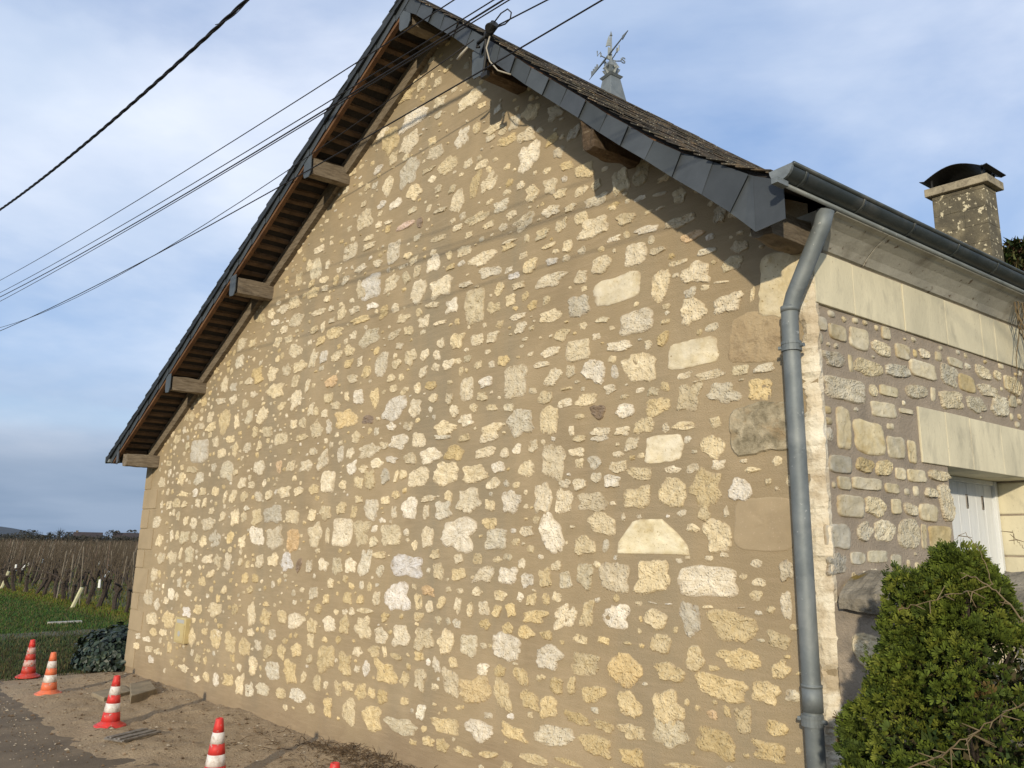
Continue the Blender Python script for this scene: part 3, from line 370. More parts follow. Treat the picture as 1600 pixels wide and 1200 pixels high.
# dressed quoins of the far (left) corner: mortar-coloured, set a touch proud
QL = [(.20, 2.70, 2.36), (.44, 2.345, 2.10), (.235, 2.085, 1.845), (.45, 1.83, 1.575), (.24, 1.56, 1.34), (.44, 1.325, 1.02), (.22, 1.005, .81), (.43, .795, .55), (.30, .535, .10)]
for wq, z1, z0 in QL:
    q = MB(); q.box(G, -0.004, wq, z0, z1, -.02, .009); q.build('quoin', M['quoin'], gable, bevel=.004)
# dressed blocks of the near (right) corner
rg = random.Random(11)
q = MB(); add_stone(q, G, 9.10, 3.19, .30, .40, 'R', rg, 0, 0, base=.004); q.build('quoin', M['smooth'], gable, label='pale dressed corner block high beside the downspout')
q = MB(); add_stone(q, G, 8.93, 2.91, .37, .30, 'r', rg, 0, 0, flat=True); q.build('quoin', mat('brown_quoin', (0.47, 0.37, 0.23), (0.37, 0.28, 0.17), 7, .95, .9, 50, third=(.28, .21, .13), tscale=12, bdist=.012), gable, label='crumbling brown corner block')
q = MB(); add_stone(q, G, 8.92, 2.38, .38, .29, 'c', rg, 0, 0, flat=True, base=.008); q.build('quoin', M['mossy'], gable, label='dark lichened corner block')
q = MB(); add_stone(q, G, 8.92, 1.85, .37, .29, 'c', rg, 0, 0, flat=True, base=-.002, rough=.4); q.build('quoin', M['quoin'], gable, smooth=True, label='smooth corner block flush with the mortar')
# ragged lime edge down the near corner
mb = MB(); nk = 230
for side in (0,):
    prev = None
    for k in range(nk + 1):
        z = -.05 + 3.42 * k / nk
        wl = .105 + .045 * noise.noise((z * 5, 2, 1)) + .035 * noise.noise((z * 17, 5, 1)) + .02 * noise.noise((z * 45, 5, 1))
        cv = .022 * noise.noise((z * 6, 8, 2)) + .012 * noise.noise((z * 19, 1, 2)) + .004 * noise.noise((z * 60, 1, 2))
        row = []
        for (a, o) in ((GW - wl, -.006), (GW - wl + .014, .008), (GW - wl * .5, .014 + cv), (GW - .012, .011 + cv)): row.append(mb.vert(G(a, z, o + .008 * noise.noise((a * 40, z * 30, 0)))))
        for (b, o) in ((.0, .013 + cv), (.035, .006), (.055 + cv, -.008)): row.append(mb.vert(S(b, z, o + .006 * noise.noise((b * 50, z * 33, 7)))))
        if prev:
            for i in range(6): mb.face((prev[i], prev[i + 1], row[i + 1], row[i]))
        prev = row
mb.build('corner_edge', M['lime'], gable, smooth=False, label='ragged whitish lime edge of the near corner')

# side wall with its opening
OB0, OB1, OZ0, OZ1 = 1.3, 2.53, .55, 2.245
mb = MB(); SL = 11.5
def sgrid(b0, b1, z0, z1, m=0):
    nb = max(1, int((b1 - b0) / .08)); nk = max(1, int((z1 - z0) / .08)); g = []
    for i in range(nb + 1):
        g.append([mb.vert(S(b0 + (b1 - b0) * i / nb, z0 + (z1 - z0) * k / nk, undul(b0 + (b1 - b0) * i / nb + 30, z0 + (z1 - z0) * k / nk, .005)), (1, 1, .999)) for k in range(nk + 1)])
    for i in range(nb):
        for k in range(nk): mb.face((g[i][k], g[i + 1][k], g[i + 1][k + 1], g[i][k + 1]), m)
sgrid(0, OB0, -.2, 3.5); sgrid(OB1, 5, -.2, 3.5); sgrid(OB0, OB1, OZ1, 3.5); sgrid(OB0, OB1, -.2, OZ0); sgrid(5, SL, -.2, 3.5)
sst = [(b, z, A * 1.07, H * 1.13, k) for b, z, A, H, k in parse(SST)]; rg = random.Random(5)
socc = list(sst)
ext = []
z = .3
for tr in range(5000):
    A = rg.uniform(.03, .10); H = A * rg.uniform(.5, 1.1); b = rg.uniform(.06, 2.7); zc_ = rg.uniform(1.5, 3.02)
    if OB0 - .05 < b + A / 2 and b - A / 2 < OB1 + .05 and zc_ < 2.27: continue
    if any(abs(b - s_[0]) < (A + s_[2]) * .5 + .014 and abs(zc_ - s_[1]) < (H + s_[3]) * .5 + .012 for s_ in sst): continue
    sst.append((b, zc_, A, H, rg.choice('ccrgy')))
while z < 3.0:                                                           # courses beyond and below the traced ones
    h = rg.uniform(.10, .17); b = .12 + rg.uniform(0, .1)
    while b < SL:
        A = rg.uniform(.08, .24)
        c = (b + A / 2, z + h / 2, A, h * rg.uniform(.75, 1.0))
        ok = not any(abs(c[0] - s_[0]) < (A + s_[2]) * .5 + .012 and abs(c[1] - s_[1]) < (c[3] + s_[3]) * .5 + .01 for s_ in sst)
        if ok and not (OB0 - .04 < c[0] + A / 2 and c[0] - A / 2 < OB1 + .04 and c[1] < OZ1 + .02) and not (c[0] + A / 2 > .96 and c[0] - A / 2 < 3.5 and 2.2 < c[1] + h / 2 and c[1] - h / 2 < 2.62) and c[1] + h / 2 < 3.03 and not (c[0] < 1.4 and 1.6 < c[1] < 3.03 and rg.random() < .2 and A > .12):
            ext.append((*c, rg.choice('ccrgyg')))
        b += A + rg.uniform(.02, .045)
    z += h + rg.uniform(.025, .045)
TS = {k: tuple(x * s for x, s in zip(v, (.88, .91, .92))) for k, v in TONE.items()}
for (b, z, A, H, kd) in sst + ext:
    if .96 < b + A / 2 and b - A / 2 < 3.5 and 2.23 < z + H / 2 and z - H / 2 < 2.59: continue
    if z + H / 2 > 3.04: continue
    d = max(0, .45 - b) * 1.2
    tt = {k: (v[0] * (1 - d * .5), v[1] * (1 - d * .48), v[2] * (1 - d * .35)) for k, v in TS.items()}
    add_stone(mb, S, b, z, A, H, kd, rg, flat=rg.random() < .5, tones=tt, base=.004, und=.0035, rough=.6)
side = mb.build('side_wall', [M['grout'], M['stone'], M['smooth']], house, smooth=(0, 2))
fj = [.0, .38, .92, 1.44, 1.93, 2.13]
while fj[-1] < SL: fj.append(fj[-1] + RG.uniform(.4, .6))
for b0, b1 in list(zip(fj, fj[1:])):
    q = MB(); q.box(S, b0 + .002, min(b1, SL) - .003, 3.045, 3.352, -.05, .013 + RG.uniform(0, .003)); q.build('frieze_block', M['ashlar'], side, bevel=.005)
q = MB(); q.box(S, -.0, SL, 3.351, 3.368, -.04, -.004); q.build('cornice_joint', M['crack'], side)
lj = [.99, 1.31, 1.62, 2.05, 2.6, 3.1, 3.5]
for b0, b1 in zip(lj, lj[1:]):
    q = MB(); q.box(S, b0 + .0015, b1 - .0015, 2.245, 2.585 + RG.uniform(-.003, .003), -.45, .012 + RG.uniform(0, .002)); q.build('lintel_block', M['ashlar'], side, bevel=.004)
# reveals of the opening
q = MB(); q.box(S, OB0 - .08, OB0 + .0, OZ0, 2.243, -.45, -.012); q.build('jamb', M['ashlar'], side)
zz0 = OZ0
while zz0 < 2.2:
    h = RG.uniform(.16, .30); z1 = min(2.243, zz0 + h)
    q = MB(); q.box(S, OB1 + .004, OB1 + .3, zz0, z1 - .012, -.45, .010 + RG.uniform(-.003, .003)); q.build('jamb', M['ashlar'], side, bevel=.008)
    zz0 = z1
    if z1 >= 2.24: break
q = MB(); q.box(S, OB1 + .012, OB1 + .3, OZ0, 2.243, -.45, .002); q.build('jamb_mortar', M['grout'], side)
q = MB(); q.box(S, OB0, OB1, OZ0 - .08, OZ0, -.45, .05); q.build('sill', M['ashlar'], side, bevel=.006)
# shutter set back in the opening
sh = MB()
nb = 9
for i in range(nb):
    b0 = OB0 + .06 + (OB1 - OB0 - .10) * i / nb; b1 = OB0 + .06 + (OB1 - OB0 - .10) * (i + 1) / nb - .003
    sh.box(S, b0, b1, OZ0 + .01, OZ1 - .035, -.31, -.275 + RG.uniform(0, .0015))
shutter = sh.build('shutter', M['shutter'], house, bevel=.003)
q = MB(); q.box(S, OB0 + .002, OB0 + .06, OZ0, OZ1 - .002, -.33, -.25); q.box(S, OB1 - .04, OB1 - .002, OZ0, OZ1 - .002, -.33, -.25); q.box(S, OB0 + .06, OB1 - .04, OZ1 - .035, OZ1 - .002, -.33, -.255); q.build('shutter_frame', M['shutter'], shutter, bevel=.003)
for b in (2.10, 2.33):
    q = MB(); q.box(S, b - .012, b + .012, 2.03, 2.13, -.285, -.268); q.build('handle', M['steel'], shutter, bevel=.004)
    q = MB(); q.box(S, b - .006, b + .006, 2.045, 2.115, -.285, -.2665); q.build('slot', M['black'], shutter)
q = MB(); q.box(S, OB0 - .1, OB1 + .1, OZ0 - .1, 2.3, -.6, -.46); q.build('room_wall', M['black'], side)
# unseen walls that close the house
q = MB()
bl = G(0, 0, 0) + SD * SL; br = C0 + SD * SL
def wz(p, z): return Vector((p.x, p.y, z))
q.poly([wz(G(0, 0), -.2), wz(bl, -.2), wz(bl, 2.75), wz(G(0, 0), 2.8)])
prl = [G(a, wall_top(a) - .07) for a in (0, 2, 4, 5.9, 6.0, 7, 8, 9.26)]
q.poly([wz(bl, -.2), wz(br, -.2)] + [p + SD * SL - Vector((0, 0, .12)) for p in prl[::-1]])
q.build('rear_wall', M['grout'], house)
# left corner return of the quoins
q = MB(); q.poly([wz(G(0, 0), -.2), wz(G(0, 0) + SD * .4, -.2), wz(G(0, 0) + SD * .4, 2.75), wz(G(0, 0), 2.75)]); q.build('return_wall', M['quoin'], house)

# cornice along the side, slanting out under the gutter
cz = [(3.366, .0), (3.372, .015), (3.41, .045), (3.46, .10), (3.495, .155), (3.505, .185), (3.56, .185), (3.56, -.2)]
cj = [-.02, .50, 2.42, 4.2, 6.3, 8.4, SL]
for b0, b1 in zip(cj, cj[1:]):
    q = MB(); lo = [S(b0 + .003, z, o) for z, o in cz] + [S(b0 + .003, 3.366, -.2)]; hi = [S(b1 - .003, z, o) for z, o in cz] + [S(b1 - .003, 3.366, -.2)]
    q.prism(lo, hi); q.build('cornice', M['cornice'], house, bevel=.003)

# ---- roof
def slab(name, a0, a1, t0, t1, dz0, dz1, mt, parent, na=1, nt_=1):
    mb = MB(); g = []
    for dz in (dz0, dz1):
        g.append([[mb.vert(RT(a0 + (a1 - a0) * i / na, t0 + (t1 - t0) * k / nt_, dz), (1, 1, .999)) for k in range(nt_ + 1)] for i in range(na + 1)])
    for i in range(na):
        for k in range(nt_):
            mb.face((g[0][i][k], g[0][i][k + 1], g[0][i + 1][k + 1], g[0][i + 1][k])); mb.face((g[1][i][k], g[1][i + 1][k], g[1][i + 1][k + 1], g[1][i][k + 1]))
    for i in range(na):
        for k in (0, nt_): mb.face((g[0][i][k], g[0][i + 1][k], g[1][i + 1][k], g[1][i][k]))
    for k in range(nt_):
        for i in (0, na): mb.face((g[0][i][k], g[0][i][k + 1], g[1][i][k + 1], g[1][i][k]))
    return mb.build(name, mt, parent)
TL = 12.4
roof = slab('roof', -.23, 5.93, .0, TL, -.035, -.012, M['under'], house, 12, 4)
slab('roof_deck', 5.93, 9.36, .0, TL, -.035, -.012, M['under'], roof, 14, 4)
def slates(name, a0, a1, sgn, mt, rg, t1, small=.2):
    """rows of thin slates, each a slab with its own tilt"""
    mb = MB(); ln = 0; pts = []
    n = int(sqrt((a1 - a0) ** 2 + (prof(a1) - prof(a0)) ** 2) / .115)
    for i in range(n + 1):
        u0 = i / (n + 1); aL = a0 + (a1 - a0) * u0; aH = a0 + (a1 - a0) * min(1, (i + 1.35) / (n + 1))
        t = -.03 + rg.uniform(-.15, 0.0)
        while t < t1:
            wdt = rg.uniform(.16, .24) * small / .2; tt = max(t, -.035 - rg.random() * .012)
            h = rg.uniform(.004, .010); up = rg.uniform(.008, .017); k = rg.uniform(.7, 1.25); mb.k = (k, k * rg.uniform(.96, 1.02), k * rg.uniform(.9, 1.04))
            e = rg.uniform(-.006, .006) * (a1 - a0) / abs(a1 - a0)
            p = [RT(aL + e, tt, up), RT(aH, tt, -.006), RT(aH, t + wdt - .004, -.006), RT(aL + e, t + wdt - .004, up)]
            q = [x - Vector((0, 0, h)) for x in p]
            mb.hexa(q + p); t += wdt
    return mb.build(name, mt, roof)
slates('right_slates', 9.37, 5.95, 1, M['old_slate'], random.Random(21), TL)
slates('left_slates', -.26, 5.93, 1, M['slate'], random.Random(22), TL, .6)
q = MB(); rp = [RT(5.93, t, .012) for t in (-.03, 2, 4, 6, 8, 10, TL)]; q.tube(rp, .018, 8); q.build('ridge_cap', M['under'], roof, smooth=True)
# fascia slates on the verge
VT = [(5.94, 6.555), (6.18, 6.36), (6.35, 6.19), (6.49, 6.05), (6.67, 5.88), (6.84, 5.73), (7.01, 5.57), (7.17, 5.42), (7.34, 5.25), (7.5, 5.09), (7.68, 4.92), (7.84, 4.77), (8.01, 4.61), (8.18, 4.44), (8.35, 4.29), (8.53, 4.12), (8.72, 3.97), (8.92, 3.84), (9.13, 3.69), (9.16, 3.67), (9.33, 3.58)]
VB = [(5.90, 6.40), (6.09, 6.26), (6.27, 6.09), (6.43, 5.94), (6.61, 5.78), (6.77, 5.62), (6.96, 5.45), (7.13, 5.29), (7.28, 5.14), (7.44, 4.98), (7.61, 4.82), (7.77, 4.67), (7.94, 4.51), (8.11, 4.34), (8.28, 4.18), (8.46, 4.02), (8.65, 3.84), (8.84, 3.67), (9.01, 3.51), (9.16, 3.35), (9.33, 3.37)]
mb = MB(); rg = random.Random(31)
for i in range(len(VT) - 1):
    (a0, z0), (a1, z1) = VT[i], VT[i + 1]; (c0, y0), (c1, y1) = VB[i], VB[i + 1]
    if abs(a1 - a0) < .05: a1 += 0
    k = rg.uniform(.8, 1.2); mb.k = (k, k, k * rg.uniform(.98, 1.06)); o = VO + .004 + .006 * (i % 2) ; tl = .012
    ext_ = .018
    d = Vector((c1 - c0, y1 - y0)).normalized() * .012
    cur = [(c0 + (c1 - c0) * u, y0 + (y1 - y0) * u ) for u in (1, .8, .6, .4, .2, 0)]
    cur[0] = (c1 + d.x * (1 if i < 18 else 0), y1 + d.y * (1 if i < 18 else 0))
    outl = [(a0, z0), (a1 + d.x * (1 if i < 18 else 0), z1 + d.y * (1 if i < 18 else 0))] + cur
    def oo(a): return o + tl * max(0.0, min(1.0, (a - a0) / max(.05, (a1 - a0))))
    mb.prism([G(a, z, oo(a) - .006) for a, z in outl][::-1], [G(a, z, oo(a)) for a, z in outl][::-1])
# left rake
a = -.2
i = 0
while a < 5.93:
    a1 = min(5.95, a + .27); k = rg.uniform(.8, 1.2); mb.k = (k, k, k * 1.03); o = VO + .004
    z0 = 2.77 + .6153 * (a + .23); z1 = 2.77 + .6153 * (a1 + .02 + .23)
    outl = [(a, z0 - .005), (a1 + .02, z1 - .005), (a1 + .06, z1 - .135 + .03), (a + .05, z0 - .135 + .03)]
    mb.prism([G(x, z, o + (0 if x < a + .06 else .010) - .006) for x, z in outl][::-1], [G(x, z, o + (0 if x < a + .06 else .010)) for x, z in outl][::-1])
    a = a1; i += 1
mb.build('verge_slates', M['slate'], roof)
# rough slate ends poking past the left verge
mb = MB(); a = -.27
while a < 5.9:
    ln = RG.uniform(.13, .32); k = RG.uniform(.25, .5); mb.k = (k, k, k)
    z0 = 2.77 + .6153 * (a + .23); z1 = z0 + .6153 * ln; h = RG.uniform(.012, .024)
    mb.hexa([G(a, z0 - .058, VO + .03 + RG.uniform(0, .01)), G(a + ln, z1 - .052, VO + .03), G(a + ln, z1 - .012, .1), G(a, z0 - .012, .1), G(a, z0 + h + .012, VO + .04), G(a + ln, z1 + h - .008, VO + .035), G(a + ln, z1 + h - .008, .1), G(a, z0 + h + .012, .1)])
    a += ln * .85
mb.build('slate_edge', M['slate'], roof)
# zinc piece at the left eave tip
q = MB(); q.box(G, -.33, -.18, 2.70, 2.79, .30, VO + .03); q.build('eave_flashing', M['zinc'], roof, bevel=.01)
# rake boards and soffit battens
def rake(name, o0, o1, dtop, dbot, mt, a0=-.1, a1=5.93):
    q = MB(); n = 24; pr = None
    for i in range(n + 1):
        a = a0 + (a1 - a0) * i / n; s_ = .004 * sin(a * 5)
        z = wall_top(a, (o0 + o1) / 2)
        row = [q.vert(G(a, z - dtop, o0)), q.vert(G(a, z - dtop, o1)), q.vert(G(a, z - dbot + s_, o1)), q.vert(G(a, z - dbot + s_, o0))]
        if pr:
            for j in range(4): q.face((pr[j], pr[(j + 1) % 4], row[(j + 1) % 4], row[j]))
        else: q.face(row[::-1])
        pr = row
    q.face(pr); return q.build(name, mt, roof)
rake('rake_board', VO - .045, VO - .004, .03, .165, M['board'])
rake('wall_rafter', -.03, .055, .05, .235, M['wood'], .1, 6.0)
rake('rake_board', VO - .045, VO - .004, .03, .13, M['board'], 5.97, 9.2)
rake('wall_rafter', -.03, .05, .05, .16, M['wood'], 6.05, 9.1)
mb = MB(); a = -.05
while a < 5.85:
    j = RG.uniform(-.008, .008)
    for (b0, o0), (b1, o1) in (((a + j, VO - .045), (a, .055)),):
        h = .028; wd = .036 + RG.uniform(-.004, .006)
        p = []
        for o in (VO - .045, .055):
            aa = a + .183 * (VO - o) / .983 + (j if o > .2 else 0); z = wall_top(aa, o) - .036
            p.append((aa, z, o))
        (A, z, o), (B, y, q_) = p
        mb.hexa([G(A, z - h, o), G(A + wd, z - h + wd * .615, o), G(B + wd, y - h + wd * .615, q_), G(B, y - h, q_), G(A, z, o), G(A + wd, z + wd * .615, o), G(B + wd, y + wd * .615, q_), G(B, y, q_)])
    a += .118 + RG.uniform(-.006, .006)
mb.build('soffit_battens', M['batten'], roof)
mb = MB(); a = 6.05
while a < 9.1:
    z = wall_top(a, .2) - .036; mb.hexa([G(a, z - .028, .375), G(a + .04, z - .06, .375), G(a + .04, z - .06, .05), G(a, z - .028, .05), G(a, z, .375), G(a + .04, z - .036, .375), G(a + .04, z - .036, .05), G(a, z, .05)]); a += .12
mb.build('soffit_battens', M['batten'], roof)
# purlin ends
def purlin(a, ztop, wd, h, mt, o1=VO - .03, drop=0.0, rough=0.0, seed=0, plate=True):
    mb = MB(); n = 14; pr = None; K = 12
    for i in range(n + 1):
        u = i / n; o = -.08 + (o1 + .08) * u; sh_ = .183 / .983 * (-(o - .4)) ; row = []
        for k in range(K):
            t = 2 * pi * (k + .5) / K; x = cos(t); y = sin(t); r = 1 / ((abs(x) ** 7 + abs(y) ** 7) ** (1 / 7))
            nz_ = noise.noise((k * .9 + seed * 5, o * 7, seed)) * (.010 + rough * (.3 + u)) + noise.noise((k * 2.1 + seed * 5, o * 2, seed + 4)) * .008
            row.append(mb.vert(G(a + sh_ + wd / 2 + x * r * (wd / 2) + nz_ * x, ztop - h / 2 + y * r * h / 2 + nz_ * y, o + (rough * 1.2 * noise.noise((k * 1.7, seed, 2)) if i == n else 0))))
        if pr:
            for k in range(K): mb.face((pr[k], pr[(k + 1) % K], row[(k + 1) % K], row[k]))
        pr = row
    mb.face(pr)
    pu = mb.build('purlin', mt, roof)
    if plate:
        q = MB(); z1 = ztop + .02; z0 = ztop - h - .03; oo = VO - .004
        outl = [(a - .015, z1), (a + wd + .01, z1), (a + wd + .015, z0 + .05), (a + wd - .02, z0), (a + .01, z0 + .005), (a - .012, z0 + .04)]
        q.k = (1.25, 1.28, 1.32); q.prism([G(x, z, oo) for x, z in outl][::-1], [G(x, z, oo + .008) for x, z in outl][::-1]); q.build('end_plate', M['slate'], pu)
    return pu
purlin(.17, 2.80, .13, .17, M['wood'], seed=1, plate=False, rough=.01)
q = MB(); q.prism([G(x, z, VO - .0) for x, z in ((.04, 2.83), (.09, 2.86), (.11, 2.70), (.07, 2.66), (.04, 2.69))][::-1], [G(x, z, VO + .01) for x, z in ((.04, 2.83), (.09, 2.86), (.11, 2.70), (.07, 2.66), (.04, 2.69))][::-1]); q.k = (1, 1, 1); q.build('end_plate', mat('end_slate', (.08, .09, .105), None, 5, .6), roof)
purlin(1.42, 3.66, .11, .18, M['wood'], seed=2)
purlin(2.93, 4.57, .11, .19, M['wood'], seed=3)
purlin(4.36, 5.50, .11, .19, M['wood'], seed=4)
purlin(5.86, 6.42, .13, .19, M['wood'], seed=5)
purlin(6.87, 5.50, .13, .20, M['old_beam'], seed=6)
purlin(7.96, 4.50, .11, .24, M['old_beam'], seed=7, rough=.03, plate=False, o1=VO - .01)
purlin(9.08, 3.50, .14, .16, M['wood'], seed=8, plate=False, rough=.02, o1=.36)

# ---- chimney
chD = 7.0
def CH(a, z, d): return G(8.40 + a, z, -chD) + SD * d + Vector((0, 0, 0))
mb = MB(); zc = [5.0 + .245 * i for i in range(8)]; zc[-1] = 6.56
for r_, (z0, z1) in enumerate(zip(zc, zc[1:])):
    sp = .0 if r_ % 2 else .16
    for (x0, x1) in ((-.315, -.03 + sp - .08), (-.03 + sp - .08, .315)):
        t0 = 1 + .012 * (6.56 - z0); t1 = 1 + .012 * (6.56 - z1)
        mb.hexa([CH(x0 * t0, z0, 0), CH(x1 * t0, z0, 0), CH(x1 * t0, z0, .34 * t0), CH(x0 * t0, z0, .34 * t0), CH(x0 * t1, z1, 0), CH(x1 * t1, z1, 0), CH(x1 * t1, z1, .34 * t1), CH(x0 * t1, z1, .34 * t1)])
ch = mb.build('chimney', M['chimney'], house, bevel=.006)
q = MB(); q.hexa([CH(x, z, d) for z in (6.53, 6.645) for x, d in ((-.38, -.06), (.385, -.06), (.385, .42), (-.38, .42))]); q.build('capstone', M['chimcap'], ch, bevel=.01)
q = MB(); n = 14; pr = None
for i in range(n + 1):
    u = i / n; x = -.41 + .82 * u; z = 6.74 + .135 * max(0, sin(pi * min(1, max(0, (u - .06) / .88)))) + (.02 if u in (0, 1) else 0)
    row = [q.vert(CH(x, z, -.10)), q.vert(CH(x, z, .46)), q.vert(CH(x, z - .008, .46)), q.vert(CH(x, z - .008, -.10))]
    if pr:
        for j in range(4): q.face((pr[j], pr[(j + 1) % 4], row[(j + 1) % 4], row[j]))
    else: q.face(row[::-1])
    pr = row
q.face(pr); q.build('cowl', M['iron'], ch)
q = MB(); q.box(lambda x, z, d: CH(x, z, d), -.30, .30, 6.64, 6.80, .30, .31); q.build('cowl_back', M['iron'], ch)
for x in (-.31, .30):
    for d in (.0, .33): q = MB(); q.box(lambda x_, z, d_: CH(x_, z, d_), x, x + .02, 6.64, 6.80, d, d + .02); q.build('cowl_leg', M['iron'], ch)
# ---- gutter and downspout
def GT(b, ang, r, o=.195, z=3.605): return S(b, z + r * sin(ang), o + r * cos(ang))
mb = MB(); pr = None; b0 = -.50
for b in [b0] + [b0 + .5 * i for i in range(1, 26)]:
    row = [mb.vert(GT(b, pi + pi * k / 12, .066)) for k in range(13)] + [mb.vert(GT(b, 2 * pi - pi * k / 12, .062)) for k in range(13)]
    if pr:
        for k in range(25): mb.face((pr[k], pr[k + 1], row[k + 1], row[k]))
    pr = row
mb.tube([GT(b0, 0, .068, z=3.605), GT(SL + .4, 0, .068, z=3.605)], .011, 8)
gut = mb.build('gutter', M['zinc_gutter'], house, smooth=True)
q = MB(); q.prism([GT(b0 - .012, pi + pi * k / 12, .068) for k in range(13)] , [GT(b0 + .004, pi + pi * k / 12, .068) for k in range(13)]); q.build('end_cap', M['zinc_light'], gut)
b = -.38
while b < SL:
    q = MB()
    for off in (0,):
        q.prism([GT(b - .012, pi + pi * k / 12, .0695) for k in range(13)] + [GT(b - .012, 2 * pi - pi * k / 12, .066) for k in range(13)], [GT(b + .012, pi + pi * k / 12, .0695) for k in range(13)] + [GT(b + .012, 2 * pi - pi * k / 12, .066) for k in range(13)])
    q.build('gutter_clip', M['zinc_gutter'], gut, smooth=True); b += .52
q = MB(); q.tube([S(-.52, 3.522, .19), S(SL, 3.522, .19)], .012, 8); q.build('drip_edge', M['zinc'], gut, smooth=True)
q = MB(); q.box(S, -.56, -.47, 3.508, 3.538, .172, .208); q.build('drip_end', M['zinc_light'], gut)
mb = MB(); R_ = .0455
pts = [G(9.42, 3.60, .12), G(9.41, 3.50, .12), G(9.385, 3.42, .118), G(9.20, 3.07, .10), G(9.17, 2.98, .098), G(9.168, 2.86, .098), G(9.175, .9, .098), G(9.185, .0, .098)]
mb.tube(pts[1:], R_, 20)
ds = mb.build('downspout', M['zinc'], house, smooth=True)
for (z, a, w_, r) in ((3.00, 9.173, .03, .0505), (1.06, 9.176, .014, .0515), (1.0, 9.176, .12, .0495)):
    q = MB(); q.tube([G(a, z - w_ / 2, .098), G(a, z + w_ / 2, .098)], r, 20); q.build('pipe_joint', M['zinc'], ds, smooth=True)
for z in (2.79, .90):
    q = MB()
    for dz in (-.018, .018): q.tube([G(9.17, z + dz - .008, .098), G(9.17, z + dz + .008, .098)], .054, 20)
    q.tube([G(9.17, z - .012, .098), G(9.17, z + .012, .098)], .0515, 20)
    q.box(G, 9.165, 9.175, z - .01, z + .01, 0, .06)
    for sx in (-1, 1): q.tube([G(9.17 + sx * .052, z, .10), G(9.17 + sx * .072, z, .105)], .011, 8)
    q.build('pipe_bracket', M['zinc'], ds, smooth=False)
# ---- dry creeper hanging at the cornice
cr = empty('dry_creeper', S(2.3, 3.05, .03), 'bare brown creeper stems hanging over the ashlar frieze under the gutter', 'creeper')
mb = MB(); rg = random.Random(44)
for i in range(16):
    p = S(2.30 + rg.uniform(-.10, .35), 3.52, .12); pts = [p]
    d = Vector((rg.uniform(-.02, .06), rg.uniform(-.02, .02), -.05))
    for k in range(11):
        d = d * .85 + Vector((rg.uniform(-.02, .02), rg.uniform(-.012, .012), -.012)); p = p + d
        rel = (p - C0).dot(NS)
        if rel < .03: p = p + NS * (.03 - rel)
        pts.append(p)
    mb.tube(pts, [.004 * (1 - k / 14) + .001 for k in range(len(pts))], 5)
mb.build('stems', M['twig'], cr)
# ------------------------------------------------------------------ low garden wall on the right
gwall = empty('garden_wall', G(10.6, 0, -.15), 'low rubble garden wall with mossy coping stones running off the near house corner', 'garden wall')
mb = MB(); a0, a1 = GW + .012, 13.2
g = []
for i in range(61):
    a = a0 + (a1 - a0) * i / 60; g.append([mb.vert(G(a, -.2 + 1.66 * k / 24, .0 + undul(a + 9, k * .07, .012)), (1, 1, .999)) for k in range(25)])
for i in range(60):
    for k in range(24): mb.face((g[i][k], g[i + 1][k], g[i + 1][k + 1], g[i][k + 1]))
mb.poly([G(a0, -.2, -.34), G(a0, 1.46, -.34), G(a1, 1.46, -.34), G(a1, -.2, -.34)]); mb.poly([G(a1, -.2, -.34), G(a1, 1.46, -.34), G(a1, 1.46, 0), G(a1, -.2, 0)])
rg = random.Random(8); z = .05
while z < 1.4:
    h = rg.uniform(.14, .24); a = a0 + .05 + rg.uniform(0, .08)
    while a < a1 - .3 and z + h < 1.44:
        A = rg.uniform(.14, .34); add_stone(mb, G, a + A / 2, z + h / 2, A, h * .95, rg.choice('crgcy'), rg, base=.014, und=0.0, rough=.6); a += A + .04
    z += h + .03
mb.build('masonry', [M['grout'], M['stone'], M['smooth']], gwall, smooth=(0, 2))
a = GW + .06
for i, ln in enumerate((.66, .9, .8, .75, .8)):
    mb = MB(); n = 34; K = 20; pr = None
    for j in range(n + 1):
        u = j / n; aa = a + ln * u - .006; e = min(1, min(u, 1 - u) * 9) ** .5 if 0 < u < 1 else .55
        row = []
        hb = .03 if i == 1 else 0.0
        sec = [(.055, 1.425 - hb), (.066, 1.46), (.064, 1.49), (.045, 1.508), (-.02, 1.54), (-.12, 1.585), (-.22, 1.615 + hb), (-.31, 1.612), (-.36, 1.58), (-.372, 1.52), (-.36, 1.44), (-.2, 1.425 - hb), (-.08, 1.42 - hb)]
        K = len(sec)
        for k, (oo, zz_) in enumerate(sec):
            oo = -.155 + (oo + .155) * (.92 + .08 * e); zz_ = 1.50 + (zz_ - 1.50) * (.82 + .18 * e)
            q_ = Vector(G(aa, zz_, oo)); nn = noise.noise((q_.x * 9, q_.y * 9, q_.z * 9 + i)) * .014 + noise.noise(q_ * 28) * .009 + noise.noise(q_ * 70) * .004
            row.append(mb.vert(G(aa, zz_ + nn, oo + nn)))
        if pr:
            for k in range(K): mb.face((pr[k], pr[(k + 1) % K], row[(k + 1) % K], row[k]))
        else: mb.face(row[::-1])
        pr = row
    mb.face(pr); mb.build('coping_stone', M['moss'], gwall, smooth=False); a += ln + .012

# ------------------------------------------------------------------ meter box on the wall
bx = empty('meter_box', G(1.70, .54, .0), 'small beige meter box mounted low on the rubble gable near its far corner', 'meter box')
q = MB(); q.box(G, 1.56, 1.83, .54, .82, -.01, .055); q.build('case', M['boxp'], bx, bevel=.006)
q = MB(); q.box(G, 1.575, 1.815, .56, .745, .055, .064); q.build('door', M['boxp'], bx, bevel=.003)
q = MB(); q.box(G, 1.60, 1.79, .76, .80, .054, .0585); q.build('name_plate', M['boxlab'], bx)
q = MB(); q.tube([G(1.70, .645, .063), G(1.70, .645, .067)], .032, 16); q.build('window', M['boxlab'], bx)

